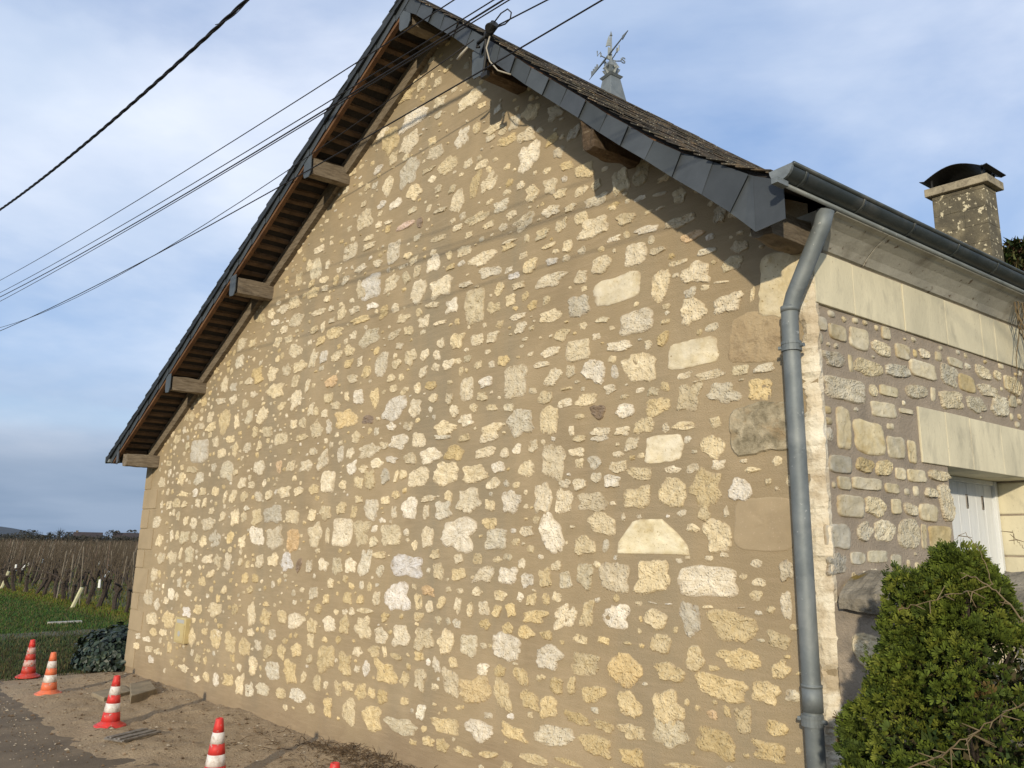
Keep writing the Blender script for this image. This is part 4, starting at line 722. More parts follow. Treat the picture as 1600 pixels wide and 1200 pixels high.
# ------------------------------------------------------------------ traffic cones
def cone(pos, label, bands, yaw=0, sc=1.0, tilt=(0, 0)):
    t = empty('traffic_cone', Vector(pos), label, 'traffic cone', 'striped traffic cones along the dirt strip')
    H = .44 * sc; mats = [M[x] for x in bands]
    zs = [0.0, .165, .36, .53, .70, .87, 1.0]
    def rad(u): return .088 + (.027 - .088) * u
    q = MB(); x0, y0 = pos[0], pos[1]; n = 28
    q.lathe([(rad(0) + .028, .018), (rad(0) + .022, .030), (rad(.045) + .002, .040)] + [(rad(u), u * H) for u in (.12,)], (x0, y0, pos[2]), n); lo = q.build('skirt', mats[0], t, smooth=True)
    cuts = [.115, .30, .47, .635, .80, 1.0]
    for i, (u0, u1) in enumerate(zip(cuts, cuts[1:])):
        q = MB(); off = .0012 if i % 2 else 0
        pr_ = [(rad(u0) + off, u0 * H), (rad((u0 + u1) / 2) + off, (u0 + u1) / 2 * H), (rad(u1) + off, u1 * H)]
        if i == 4: pr_ += [(.024, H + .004), (.017, H + .004), (.016, H - .02)]
        q.lathe(pr_, (x0, y0, pos[2]), n); q.build('reflective_band' if i % 2 else 'body_ring', mats[i + 1] if i + 1 < len(mats) else mats[-1], t, smooth=True)
    q = MB(); q.lathe([(.134, .0), (.138, .006), (.137, .014), (.126, .022), (.10, .026)], (x0, y0, pos[2]), 24); q.build('base', mats[0], t, bevel=.003)
    for o in t.children: pass
    t.rotation_euler = (tilt[0], tilt[1], yaw); return t
def gp(x, y, z=0): return (x, y, z)
# bands: base, ring, stripe, ring, stripe, tip
cone((-5.92, 10.12, .0), 'red traffic cone with dirty pinkish bands, the farthest one, on the grass edge', ['dred', 'dred', 'pink', 'dred', 'pink', 'red'], .2)
cone((-5.06, 9.08, .0), 'faded orange traffic cone with white bands beside the asphalt edge', ['orange', 'orange', 'white', 'orange', 'white', 'orange'], .7)
cone((-3.63, 7.6, .01), 'red and white traffic cone with a broken base notch beside the metal grate', ['red', 'red', 'white', 'red', 'white', 'red'], .4, tilt=(0, .03))
cone((-2.05, 5.93, .01), 'bright red and white traffic cone cut by the bottom edge, fourth from the far end', ['red', 'red', 'white', 'red', 'white', 'red'], .1)
cone((-.98, 4.84, .01), 'traffic cone of which only the small red tip shows beside the dry roots', ['red', 'red', 'white', 'red', 'white', 'red'], .9)

# ------------------------------------------------------------------ slabs and grate
sb_ = MB(); sb_.hexa([Vector(p) for p in ((-4.24, 8.68, -.02), (-4.14, 9.08, -.02), (-4.4, 9.42, -.02), (-4.52, 8.96, -.02), (-4.24, 8.68, 0.055), (-4.14, 9.08, 0.06), (-4.4, 9.42, 0.058), (-4.52, 8.96, 0.052))])
tag(sb_.build('concrete_slab', M['concrete'], origin=(-4.24, 8.68, 0), bevel=.008), 'thin concrete cover slab lying on the dirt, the one farther from the wall', 'slab')
sb_ = MB(); sb_.hexa([Vector(p) for p in ((-3.94, 8.64, -.02), (-3.86, 9.06, -.02), (-4.2, 9.64, -.02), (-4.3, 9.36, -.02), (-3.94, 8.64, 0.085), (-3.86, 9.06, 0.088), (-4.2, 9.64, 0.086), (-4.3, 9.36, 0.082))])
tag(sb_.build('concrete_slab', M['concrete'], origin=(-3.94, 8.64, 0), bevel=.008), 'raised concrete cover slab touching the foot of the gable wall', 'slab')
gr = empty('drain_grate', (-3.2, 7.15, .0), 'small worn metal grate with parallel bars lying in the dirt by the third cone', 'grate')
for i in range(5):
    q = MB(); x = -.10 + i * .05
    u = Vector((.42, .91, 0)).normalized(); v = Vector((.91, -.42, 0)); c = Vector((-3.21, 7.165, .035))
    p = [c + u * s_ * .19 + v * (x + dx) for s_, dx in ((-1, -.012), (1, -.012), (1, .012), (-1, .012))]
    q.hexa(p + [a_ + Vector((0, 0, .018 + .006 * (i % 2))) for a_ in p]); q.build('bar', M['steel'], gr, bevel=.003)
q = MB()
for s_ in (-1, 1):
    p = [c + u * s_ * .19 + v * dx + u * e for dx, e in ((-.11, -.01), (.11, -.01), (.11, .01), (-.11, .01))]; q.hexa(p + [a_ + Vector((0, 0, .012)) for a_ in p])
q.build('cross_bar', M['steel'], gr)

# ------------------------------------------------------------------ overhead cables
def cable(name, p0, p1, r, label, sag=.0, mt='cable', cat='cable', ext=(3.0, 3.0), grp=None):
    p0 = Vector(p0); p1 = Vector(p1); d = (p1 - p0); q = MB(); n = 40; pts = []
    for i in range(n + 1):
        u = -ext[0] + (1 + ext[0] + ext[1]) * i / n; pts.append(p0 + d * u + Vector((0, 0, -sag * (1 - (2 * u - 1) ** 2))))
    q.tube(pts, r, 6); o = q.build(name, M[mt], origin=pts[0], smooth=True); return tag(o, label, cat, grp)
GR = 'black wires strung past the gable'
def w2(A, B, o, r, label, sag=.04, ext=(2.5, .55)): return cable('overhead_cable', G(A[0], A[1], o), G(B[0], B[1], o), r, label, sag, ext=ext, grp=GR)
w2((-2.9, 5.62), (8.0, 4.80), 1.5, .0042, 'thin black cable, the highest of the group crossing in front of the gable top', .06)
w2((-2.7, 5.38), (8.3, 4.62), 1.5, .0042, 'thin black cable, second from the top in the group crossing the gable top', .06)
w2((-2.65, 5.30), (8.36, 4.58), 1.5, .0058, 'thicker black cable, third from the top in the group crossing the gable top', .07)
w2((-2.6, 5.22), (8.42, 4.555), 1.5, .0042, 'thin black cable, fourth from the top, just below the thicker one', .05)
w2((-2.4, 4.70), (8.9, 4.22), 1.5, .0048, 'lowest black cable, passing over the rubble to the right of the wire anchor', .10)
w2((-7.36, 5.90), (7.01, 5.49), .55, .0045, 'black service cable from the left ending at the anchor on the right verge', .33, (1.6, 0))
w2((7.28, 5.48), (7.76, 5.43), .55, .006, 'black cable leaving the anchor toward the upper right', 0, (0, 6))
# heavy twisted bundle
tw = empty('twisted_cable', G(-3.2, 6.87, 1.6), 'thick black twisted cable bundle crossing the upper left sky', 'cable')
A = G(-3.2, 6.87, 1.6); B = G(5.3, 6.15, 1.6); d = B - A
for s_ in range(3):
    q = MB(); pts = []; n = 420
    for i in range(n + 1):
        u = -.9 + 2.4 * i / n; base = A + d * u - Vector((0, 0, .10 * (1 - (2 * u - 1) ** 2)))
        t = u * d.length * 2 * pi / .75 + s_ * 2 * pi / 3; x = Vector((0, 0, 1)); y = d.cross(x).normalized()
        pts.append(base + (x * cos(t) + y * sin(t)) * .009)
    q.tube(pts, .0095, 6); q.build('strand', M['cable'], tw, smooth=True)
q = MB(); pts = []
for i in range(13):
    u = .93 + .09 * i / 12; pts.append(A + d * u + Vector((0, 0, .02 - .07 * sin(pi * i / 12))))
q.tube(pts, .004, 5); q.build('loose_wire', M['cable'], tw, smooth=True)

# wire anchor at the verge
an = empty('wire_anchor', G(7.10, 5.25, .46), 'black insulator clamp on an iron strap at the right verge with looped wires', 'wire anchor')
q = MB(); q.tube([G(7.02, 5.24, .45), G(7.06, 5.36, .47), G(7.09, 5.48, .50)], .012, 6); q.box(G, 7.0, 7.07, 5.21, 5.25, .43, .46); q.build('strap', M['iron'], an)
q = MB(); q.tube([G(7.105, 5.505, .50), G(7.21, 5.545, .52)], [.030, .036], 12); q.tube([G(7.15, 5.555, .50), G(7.17, 5.515, .54)], .038, 12); q.build('insulator', M['iron'], an, bevel=.004)
q = MB(); q.tube([G(7.0, 5.49, .50), G(7.05, 5.50, .50), G(7.12, 5.51, .50)], .016, 8); q.tube([G(7.0, 5.49, .50), G(6.99, 5.46, .50), G(7.02, 5.45, .50)], .01, 8); q.build('clamp', M['iron'], an, smooth=True)
q = MB(); q.tube([G(a_, z_, .52) for a_, z_ in ((7.18, 5.55), (7.27, 5.60), (7.34, 5.60), (7.38, 5.55), (7.37, 5.50), (7.32, 5.485), (7.20, 5.51))], .0055, 6); q.build('wire_loop', M['cable'], an, smooth=True)
q = MB(); q.tube([G(a_, z_, o_) for a_, z_, o_ in ((7.14, 5.50, .50), (7.10, 5.40, .50), (7.13, 5.28, .49), (7.20, 5.18, .47), (7.30, 5.12, .43))], .006, 6); q.build('grey_wire', M['cable_grey'], an, smooth=True)
q = MB(); q.tube([G(a_, z_, o_) for a_, z_, o_ in ((6.80, 5.43, .53), (6.86, 5.44, .54), (6.93, 5.47, .54))], [.009, .013, .008], 8); q.build('tension_clip', M['cable_grey'], an, smooth=True)

# ------------------------------------------------------------------ weather vane on the ridge
tV = 2.47
vb = RT(5.93, tV, -.06)
vn = empty('weather_vane', vb, 'grey zinc ridge finial with an arrow weather vane and compass letters', 'weather vane')
ux = SD.copy(); uy = Vector((-SD.y, SD.x, 0)); up = Vector((0, 0, 1))
def V(x, y, z): return vb + ux * x + uy * y + up * z
def pyr(q, w0, z0, w1, z1): q.hexa([V(-w0, -w0, z0), V(w0, -w0, z0), V(w0, w0, z0), V(-w0, w0, z0), V(-w1, -w1, z1), V(w1, -w1, z1), V(w1, w1, z1), V(-w1, w1, z1)])
q = MB(); pyr(q, .115, -.02, .068, .265); q.build('pedestal', M['zinc'], vn, bevel=.003)
q = MB(); pyr(q, .075, .262, .092, .285); pyr(q, .092, .285, .060, .305); q.build('cap', M['zinc'], vn)
q = MB()
for i in range(8):                                                        # faceted star crown
    t = i * pi / 4
    for sg, zb in ((1, .33), (-1, .42)):
        c_ = V(cos(t + (0 if sg > 0 else pi / 8)) * .10, sin(t + (0 if sg > 0 else pi / 8)) * .10, zb + .045 * sg)
        l_ = V(cos(t - .33) * .055, sin(t - .33) * .055, zb); r__ = V(cos(t + .33) * .055, sin(t + .33) * .055, zb)
        u_ = V(cos(t) * .045, sin(t) * .045, zb + .06); d_ = V(cos(t) * .045, sin(t) * .045, zb - .05)
        ids = [q.vert(x) for x in (c_, l_, r__, u_, d_)]
        for f_ in ((0, 1, 3), (0, 3, 2), (0, 4, 1), (0, 2, 4), (1, 4, 2, 3)): q.face([ids[k] for k in f_])
pyr(q, .035, .30, .05, .36); pyr(q, .05, .36, .03, .47); q.build('crown', M['zinc_light'], vn)
q = MB(); q.tube([V(0, 0, .45), V(0, 0, .62), V(0, 0, .80)], [.014, .011, .009], 8); q.tube([V(0, 0, .80), V(0, 0, .86)], [.016, .001], 8); q.tube([V(0, 0, .475), V(0, 0, .50)], .024, 10); q.build('spindle', M['zinc_light'], vn)
rgt = Vector((_R.x, _R.y, 0)).normalized(); dpt = Vector((-rgt.y, rgt.x, 0))
def letter(q, strokes, o, ax, r=.0045):
    for s_ in strokes: q.tube([o + ax * x + up * z for x, z in s_], r, 5)
LET = {'S': [[(.045, .05), (.03, .062), (.008, .058), (.004, .042), (.022, .03), (.042, .02), (.040, .004), (.018, -.002), (0, .008)]],
       'N': [[(0, 0), (0, .06), (.04, 0), (.04, .06)]], 'E': [[(.04, 0), (0, 0), (0, .06), (.04, .06)], [(0, .03), (.03, .03)]],
       'W': [[(0, .06), (.013, 0), (.026, .04), (.039, 0), (.052, .06)]]}
for L_, dr in (('S', (rgt * .93 + dpt * .35)), ('N', -(rgt * .93 + dpt * .35)), ('E', (-rgt * .35 + dpt * .93)), ('W', (rgt * .35 - dpt * .93))):
    q = MB(); c_ = V(0, 0, .50); e_ = c_ + dr * .125 + up * .02; q.tube([c_, c_ + dr * .06 + up * .004, e_], .0065, 6)
    s_ = dr if L_ in 'SN' else dr
    q.tube([e_, e_ + up * .03 - dr * .004], .006, 5)
    letter(q, LET[L_], e_ + up * -.015 + dr * .004, (dr if L_ == 'S' else dr), .007); q.build('compass_arm', M['zinc_light'], vn)
q = MB(); ad = (rgt * .55 - up * 0 + dpt * .84).normalized(); ad = Vector((rgt.x * .62 + dpt.x * .78, rgt.y * .62 + dpt.y * .78, 0)).normalized()
# the long arrow, tail low and tip high in the picture
a_lo = V(0, 0, .52) - rgt * .20 + dpt * .40; a_hi = V(0, 0, .60) + rgt * .13 - dpt * .36
q.tube([a_lo, a_lo * .6 + a_hi * .4, a_hi], [.003, .012, .006], 6)
def plate(q, pts, nrm, th=.004): q.prism([p - nrm * th for p in pts], [p + nrm * th for p in pts])
ax = (a_hi - a_lo).normalized(); sidev = up.copy(); nr = ax.cross(sidev).normalized()
plate(q, [a_hi, a_hi - ax * .11 - sidev * .028, a_hi - ax * .09, a_hi - ax * .12 + sidev * .022], nr)
for k in range(4): plate(q, [a_lo + ax * (.05 + .04 * k), a_lo + ax * (.085 + .04 * k), a_lo + ax * (.08 + .04 * k) + sidev * .055, a_lo + ax * (.05 + .04 * k) + sidev * .075], nr)
q.build('arrow', M['zinc_light'], vn)
q = MB(); c_ = V(0, 0, .68); plate(q, [c_, c_ - rgt * .02 + up * .13, c_ - rgt * .045 + up * .05, c_ - rgt * .06 - up * .02, c_ - rgt * .045 + up * -.01], (dpt + rgt * .2).normalized()); plate(q, [c_ - up * .04, c_ - rgt * .035 - up * .02, c_ - rgt * .04 - up * .16, c_ - rgt * .015 - up * .18], (dpt + rgt * .2).normalized()); q.build('figure', M['zinc_light'], vn)

# ------------------------------------------------------------------ the ground
def ground_obj(name, mb, mt, smooth=False, origin=(0, 0, 0)): return tag(mb.build(name, mt, smooth=smooth, origin=origin), kind='structure')
q = MB(); n = 64; c_ = q.vert((0, 0, -.05)); prev = None
R_ = [4, 12, 40, 150, 600, 3500]
for r in R_:
    ring = [q.vert((r * cos(2 * pi * k / n), r * sin(2 * pi * k / n), -.05)) for k in range(n)]
    for k in range(n):
        if prev: q.face((prev[k], ring[k], ring[(k + 1) % n], prev[(k + 1) % n]))
        else: q.face((c_, ring[k], ring[(k + 1) % n]))
    prev = ring
ground_obj('field', q, M['soil'])
q = MB(); q.poly([G(-60, -.03, -3.0), G(-.2, -.03, -3.0), G(-.2, -.03, 1.9), G(-60, -.03, 1.9)]); ground_obj('grass_ground', q, M['grassbase'])
q = MB(); g = []
for i in range(60):
    a = -16 + i * .27; row = []
    for k in range(9): row.append(q.vert((G(-5.75 + k * .11 + .12 * noise.noise((i * .2, k, 1)), -.022 + .012 * noise.noise((i * .5, k * .6, 3)), -3 + i * .12))))
    g.append(row)
for i in range(59):
    for k in range(8): q.face((g[i][k], g[i + 1][k], g[i + 1][k + 1], g[i][k + 1]))
ground_obj('gravel_track', q, M['gravel'], True)
def edge_o(a): return 1.47 + .09 * noise.noise((a * .8, 3, 2)) + .06 * noise.noise((a * 3, 5, 2)) + .04 * noise.noise((a * 11, 5, 2)) + .065 * a
def dirt_h(a, o):
    e = max(0, min(1, (edge_o(a) - o) / .35))
    h = .030 * noise.noise((a * 1.6, o * 1.8, 2.5)) + .018 * noise.noise((a * 6, o * 6, .5)) + .008 * noise.noise((a * 17, o * 17, 1.5))
    h += .02 * max(0, 1 - o / .55) + .02 * max(0, 1 - abs(a - 5.9) / 1.5) * max(0, 1 - o / .75) + .010
    el = max(0, min(1, (a + .45) / .6))
    return -.018 + (h + .018) * e * el
q = MB(); g = []; na, no = 420, 90
for i in range(na + 1):
    a = -.55 + 14 * i / na; g.append([q.vert(G(a, dirt_h(a, -.03 + 1.85 * k / no), -.03 + 1.85 * k / no)) for k in range(no + 1)])
for i in range(na):
    for k in range(no): q.face((g[i][k], g[i][k + 1], g[i + 1][k + 1], g[i + 1][k]))
ground_obj('dirt', q, M['dirt'], True)
q = MB(); g = []
for i in range(90):
    a = -.42 + i * .28; g.append([q.vert(G(a, -.012 + .006 * noise.noise((a, k * .6, 1)), 1.30 + (8.5 - 1.30) * (k / 26) ** 1.4)) for k in range(27)])
for i in range(89):
    for k in range(26): q.face((g[i][k], g[i][k + 1], g[i + 1][k + 1], g[i + 1][k]))
ground_obj('road', q, M['asphalt'], True)

# pebbles and clods on the dirt
q = MB(); rg = random.Random(91)
for i in range(2200):
    a = rg.uniform(-.3, 7.5); o = rg.uniform(.05, 1.75) if i < 700 else (edge_o(a) + abs(rg.gauss(0, .22)) if i < 2000 else rg.uniform(1.5, 3.4)); r = rg.choice((.005, .007, .01, .014, .02)) * rg.uniform(.7, 1.2)
    r *= .5 if 700 <= i < 2000 else 1.0; c_ = G(a, max(-.012, dirt_h(a, o)) + r * .25, o); kk = rg.choice(((.30, .22, .14), (.18, .12, .07), (.42, .36, .27), (.13, .09, .055))); q.k = kk
    ids = []
    for (x, y, z) in ((1, 0, 0), (0, 1, 0), (-1, 0, 0), (0, -1, 0), (0, 0, 1), (0, 0, -1)): ids.append(q.vert(c_ + Vector((x, y, z * .6)) * r * rg.uniform(.7, 1.3)))
    for f_ in ((0, 1, 4), (1, 2, 4), (2, 3, 4), (3, 0, 4), (1, 0, 5), (2, 1, 5), (3, 2, 5), (0, 3, 5)): q.face([ids[k] for k in f_])
tag(q.build('pebbles', mat('pebble', (1, 1, 1), (.8, .8, .8), 30, 1, attr=True)), 'loose pebbles and clods scattered on the dirt strip', 'pebbles', kind='stuff')
# dry roots along the wall foot
q = MB(); rg = random.Random(92)
for i in range(520):
    a = rg.gauss(5.7, .5); o = abs(rg.gauss(.16, .12)) + .02
    if rg.random() < .15: a = rg.uniform(4, 7); o = rg.uniform(.1, .7)
    p = G(a, dirt_h(a, o) + .004, o); d_ = Vector((rg.uniform(-1, 1), rg.uniform(-1, 1), rg.uniform(-.1, .55))).normalized(); ln = rg.uniform(.03, .13)
    pts = [p, p + d_ * ln * .5 + Vector((0, 0, .008)), p + d_ * ln + Vector((rg.uniform(-.02, .02), rg.uniform(-.02, .02), -.012))]
    q.tube(pts, [.003, .0025, .001], 4)
tag(q.build('dry_roots', M['root']), 'tangle of dark dry roots and grass heaped along the foot of the gable wall', 'dry roots', kind='stuff')

# grass
q = MB(); rg = random.Random(93)
def blade(p, h, wd, kk):
    q.k = kk; t = rg.uniform(0, pi); dx = Vector((cos(t), sin(t), 0)) * wd; le = Vector((rg.uniform(-.5, .5), rg.uniform(-.5, .5), 1)).normalized() * h
    a_ = q.vert(p - dx); b_ = q.vert(p + dx); c_ = q.vert(p + le); q.face((a_, b_, c_))
for i in range(95000):
    u = rg.random(); a = -.35 - 26 * u ** 1.7; o = rg.uniform(-3.6, 1.5)
    if a < -12 and o > 0: continue
    if -5.85 < a < -4.95 and rg.random() < .62: continue
    if a > -1.0 and rg.random() < (a + 1.0) / .9: continue
    yel = max(0, min(1, (-2.1 - o) / 1.0)) * .9; near = max(0, min(1, (a + 5.5) / 3))
    gcol = (.050 + .10 * yel, .088 + .065 * yel, .018); gcol = tuple(x * rg.uniform(.55, 1.35) for x in gcol)
    if near > 0: gcol = (gcol[0] * .85 + .014, gcol[1] * (.85 - .12 * near), gcol[2] + .008)  # weedier grass toward the house, with its shade put into the colour
    if rg.random() < .12: gcol = (.14, .11, .05)
    blade(G(a, -.03, o), rg.uniform(.03, .075) * (1 + .5 * yel), .006 + .0006 * abs(a), gcol)
tag(q.build('grass', M['grass']), 'short green grass between the house corner and the vineyard', 'grass', kind='stuff')
q = MB()
for i in range(60000):
    d_ = rg.uniform(0, 1) ** 1.5 * 36; a = rg.uniform(-60, -3); o = -3.0 - d_
    kk = rg.choice(((.15, .15, .02), (.11, .12, .02), (.07, .10, .02), (.18, .15, .04))); kk = tuple(x * rg.uniform(.6, 1.2) for x in kk)
    blade(G(a, -.05, o), rg.uniform(.05, .14), .012 + .0012 * d_, kk)
tag(q.build('vineyard_grass', M['grass']), 'yellow green grass growing under the vine rows', 'grass', kind='stuff')

# ------------------------------------------------------------------ vineyard
def vine_mb(q, base, rg, detail=True, leanv=0):
    ax = WD; n = 5; p = base.copy(); d_ = Vector((rg.uniform(-.35, .35), rg.uniform(-.3, .3), 1)); pts = [p.copy()]; rad = [.062]
    H = rg.uniform(.5, .68)
    for i in range(n):
        d_ = (d_ + Vector((rg.uniform(-.35, .35), rg.uniform(-.35, .35), .35))).normalized(); p = p + d_ * H / n; pts.append(p.copy()); rad.append(.046 + .014 * rg.random() + (.018 if i == n - 1 else 0))
    q.tube(pts, rad, 6 if detail else 3, 0); top = p
    for s_ in (-1, 1):
        pts = [top]; d2 = ax * s_ + Vector((0, 0, .35)); pp = top
        for i in range(3): d2 = (d2 + Vector((rg.uniform(-.4, .4), rg.uniform(-.4, .4), rg.uniform(-.25, .2)))).normalized(); pp = pp + d2 * .13; pts.append(pp)
        q.tube(pts, [.036, .027, .022, .014], 5 if detail else 3, 0)
        for c_ in range(3 if detail else 2):
            b_ = pts[rg.randint(1, 3)]; dd = Vector((rg.uniform(-.55, .55), rg.uniform(-.5, .5), 1)).normalized(); ln = rg.uniform(.45, 1.0)
            m_ = b_ + dd * ln * .5; e_ = m_ + (dd + Vector((rg.uniform(-.3, .3), rg.uniform(-.3, .3), 0))).normalized() * ln * .5
            q.tube([b_, m_, e_], [.009, .006, .003] if detail else [.014, .010, .006], 4 if detail else 3, 1)
    for c_ in range(3 if detail else 1):
        dd = Vector((rg.uniform(-.5, .5), rg.uniform(-.5, .5), 1)).normalized(); q.tube([top, top + dd * .4, top + dd * .85 + Vector((0, 0, .05))], [.009, .006, .003] if detail else [.014, .01, .006], 4 if detail else 3, 1)
protos = []
rgv = random.Random(55)
for k in range(7):
    q = MB(); vine_mb(q, Vector((0, 0, 0)), rgv); tmp = q
    me_o = None; protos.append(q)
cmx = camo.matrix_world.inverted()
def pix(p):
    v = cmx @ Vector(p); return (800 + 1205 * v.x / -v.z, 600 - 1205 * v.y / -v.z, -v.z)
cand = []
for r in range(0, 46):
    o = -3.1 - 1.45 * r
    for k in range(0, 170):
        a = -3 - k * .95 + RG.uniform(-.12, .12); p = G(a, -.05, o + RG.uniform(-.08, .08)); x, y, dpt_ = pix(p)
        if -60 < x < 232 and dpt_ < 95: cand.append((dpt_, p, r, k))
cand.sort(key=lambda c: c[0])
vmesh = []
for i, q in enumerate(protos):
    o = None
nv = 0; far = MB()
for (dd, p, r, k) in cand:
    if nv < 240:
        j = nv % 7
        if nv < 7:
            o = protos[nv].build('grapevine', [M['bark'], M['cane']]); o.location = p; vmesh.append(o)
        else:
            o = vmesh[j].copy(); col.objects.link(o); o.location = p
        o.rotation_euler = (0, 0, RG.choice((0, pi)) + RG.uniform(-.4, .4)); s_ = RG.uniform(.9, 1.15); o.scale = (s_, s_, s_ * RG.uniform(.95, 1.12))
        tag(o, 'gnarled leafless grapevine with thin brown canes standing in a vineyard row', 'grapevine', 'leafless vines in the vineyard rows'); nv += 1
    else: vine_mb(far, p, RG, False)
for r in range(46, 110):
    o = -3.1 - 1.45 * r
    for k in range(0, 110):
        p = G(-3 - k * 2.0 + RG.uniform(-.7, .7), -.05, o); x, y, dpt_ = pix(p)
        if -30 < x < 232:
            for c_ in range(4):
                b_ = p + Vector((RG.uniform(-.5, .5), RG.uniform(-.5, .5), RG.uniform(.0, .3))); far.tube([b_, b_ + Vector((RG.uniform(-.4, .4), RG.uniform(-.4, .4), RG.uniform(.9, 1.3)))], [.04, .015], 3, 1)
tag(far.build('distant_vines', [M['bark'], M['cane']]), 'brown mass of leafless vines filling the far part of the vineyard', 'vines', kind='stuff')
# stakes, guards and end posts
def post(name, p, h, r, lean, mt, label, cat, grp, nside=6):
    q = MB(); t = Vector((lean[0], lean[1], 1)).normalized(); q.tube([Vector((0, 0, 0)), t * h], [r, r * .9], nside); o = q.build(name, M[mt]); o.location = p
    return tag(o, label, cat, grp)
ns = 0; seen = {}
for (dd, p, r, k) in cand:
    if ((k * 7 + r * 3) % 3 == 0 or (r < 5 and RG.random() < .3)) and ns < 190:
        rr = RG.uniform(.014, .022) if dd < 40 else .028; h = RG.uniform(1.25, 1.65)
        post('vineyard_stake', p + Vector((RG.uniform(-.2, .2), RG.uniform(-.2, .2), 0)), h, rr, (RG.uniform(-.06, .26), RG.uniform(-.12, .12)), RG.choice(('stake', 'stake', 'steelstake')), 'leaning weathered stake standing among the vines', 'stake', 'stakes leaning in the vineyard rows'); ns += 1
ng = 0
for (dd, p, r, k) in cand:
    if (k * 5 + r * 11) % 9 == 4 and ng < 10:
        post('vine_guard', p + Vector((RG.uniform(-.3, .3), RG.uniform(-.3, .3), .45 + RG.uniform(0, .2))), .20, .032, (RG.uniform(-.1, .6), 0), 'guard', 'small white plastic guard tied among the vines', 'vine guard', 'white plastic guards among the vines'); ng += 1
def gpt(x, y):
    o = camo.location; v = camo.matrix_world.to_3x3() @ Vector(((x - 800) / 1205, -(y - 600) / 1205, -1)); t = (-.04 - o.z) / v.z; return o + v * t
post('end_post', Vector((-16.86, 26.6, -.04)), .62, .05, (.28, 0), 'postcream', 'short leaning cream post at the vineyard edge, far left one', 'post', None)
post('end_post', Vector((-10.9, 20.1, -.04)), .55, .05, (.36, 0), 'postcream', 'short leaning cream post at the vineyard edge, nearer the house', 'post', None)
q = MB(); c_ = Vector((-9.1, 16.6, 0)); u = WD; v = NO
p = [c_ + u * -.05 - v * .32 , c_ + u * .09 - v * .30, c_ + u * .09 + v * .30, c_ - u * .05 + v * .32]; q.hexa([Vector((x.x, x.y, -.03)) for x in p] + [Vector((x.x, x.y, .015)) for x in p])
tag(q.build('stone_slab', M['white_stone'], origin=tuple(c_), bevel=.01), 'flat whitish slab lying in the green grass before the vines', 'slab')

# ------------------------------------------------------------------ far background
q = MB(); n = 60; rows = []
for i in range(n + 1):
    u = i / n; dirv = Vector((-.62 + .30 * u, .80, 0)).normalized(); d0 = 1000
    hh = min(13, 11 * max(0, (.51 - u) / .17) ** .7) + 1.0 * noise.noise((u * 9, 1, 1)) + 2.2
    c_ = dirv * d0; back = dirv * 260
    rows.append([q.vert(c_ + Vector((0, 0, -1))), q.vert(c_ + dirv * 60 + Vector((0, 0, hh * .6))), q.vert(c_ + dirv * 130 + Vector((0, 0, hh))), q.vert(c_ + back + Vector((0, 0, -1)))])
for A_, B_ in zip(rows, rows[1:]):
    for k in range(3): q.face((A_[k], B_[k], B_[k + 1], A_[k + 1]))
tag(q.build('hill', M['hill'], smooth=True), kind='structure')
def dirpx(x): v = camo.matrix_world.to_3x3() @ Vector(((x - 800) / 1205, -(842 - 600) / 1205, -1)); return Vector((v.x, v.y, 0)).normalized()
def house_far(x, d, wd, dp, h, rf, label, yaw):
    c_ = dirpx(x) * d; t = empty('farmhouse', c_, label, 'house', 'low houses beyond the vineyard'); ux_ = Vector((cos(yaw), sin(yaw), 0)); uy_ = Vector((-sin(yaw), cos(yaw), 0))
    F = lambda a_, z_, o_: c_ + ux_ * a_ + uy_ * o_ + Vector((0, 0, z_))
    q = MB(); q.prism([F(-wd / 2, 0, -dp / 2), F(-wd / 2, h, -dp / 2), F(-wd / 2, h + rf, 0), F(-wd / 2, h, dp / 2), F(-wd / 2, 0, dp / 2)], [F(wd / 2, 0, -dp / 2), F(wd / 2, h, -dp / 2), F(wd / 2, h + rf, 0), F(wd / 2, h, dp / 2), F(wd / 2, 0, dp / 2)]); q.build('wall', M['farwall'], t)
    for s_ in (-1, 1):
        q = MB(); q.hexa([F(-wd / 2 - .3, h - .2 + .0, s_ * (dp / 2 + .3)), F(wd / 2 + .3, h - .2, s_ * (dp / 2 + .3)), F(wd / 2 + .3, h + rf, 0), F(-wd / 2 - .3, h + rf, 0), F(-wd / 2 - .3, h + .05, s_ * (dp / 2 + .3)), F(wd / 2 + .3, h + .05, s_ * (dp / 2 + .3)), F(wd / 2 + .3, h + rf + .25, 0), F(-wd / 2 - .3, h + rf + .25, 0)]); q.build('roof', M['farroof'], t)
    q = MB(); q.box(F, -wd / 2 + .4, -wd / 2 + 1.2, h + rf - .8, h + rf + .8, -.4, .4); q.build('chimney', M['farwall'], t)
house_far(137, 330, 9, 6, 1.9, 1.7, 'low dark roofed house beyond the vineyard, the left one of two', .45)
house_far(203, 300, 10, 6, 1.9, 1.6, 'low dark roofed house beyond the vineyard, seen beside the gable corner', .4)
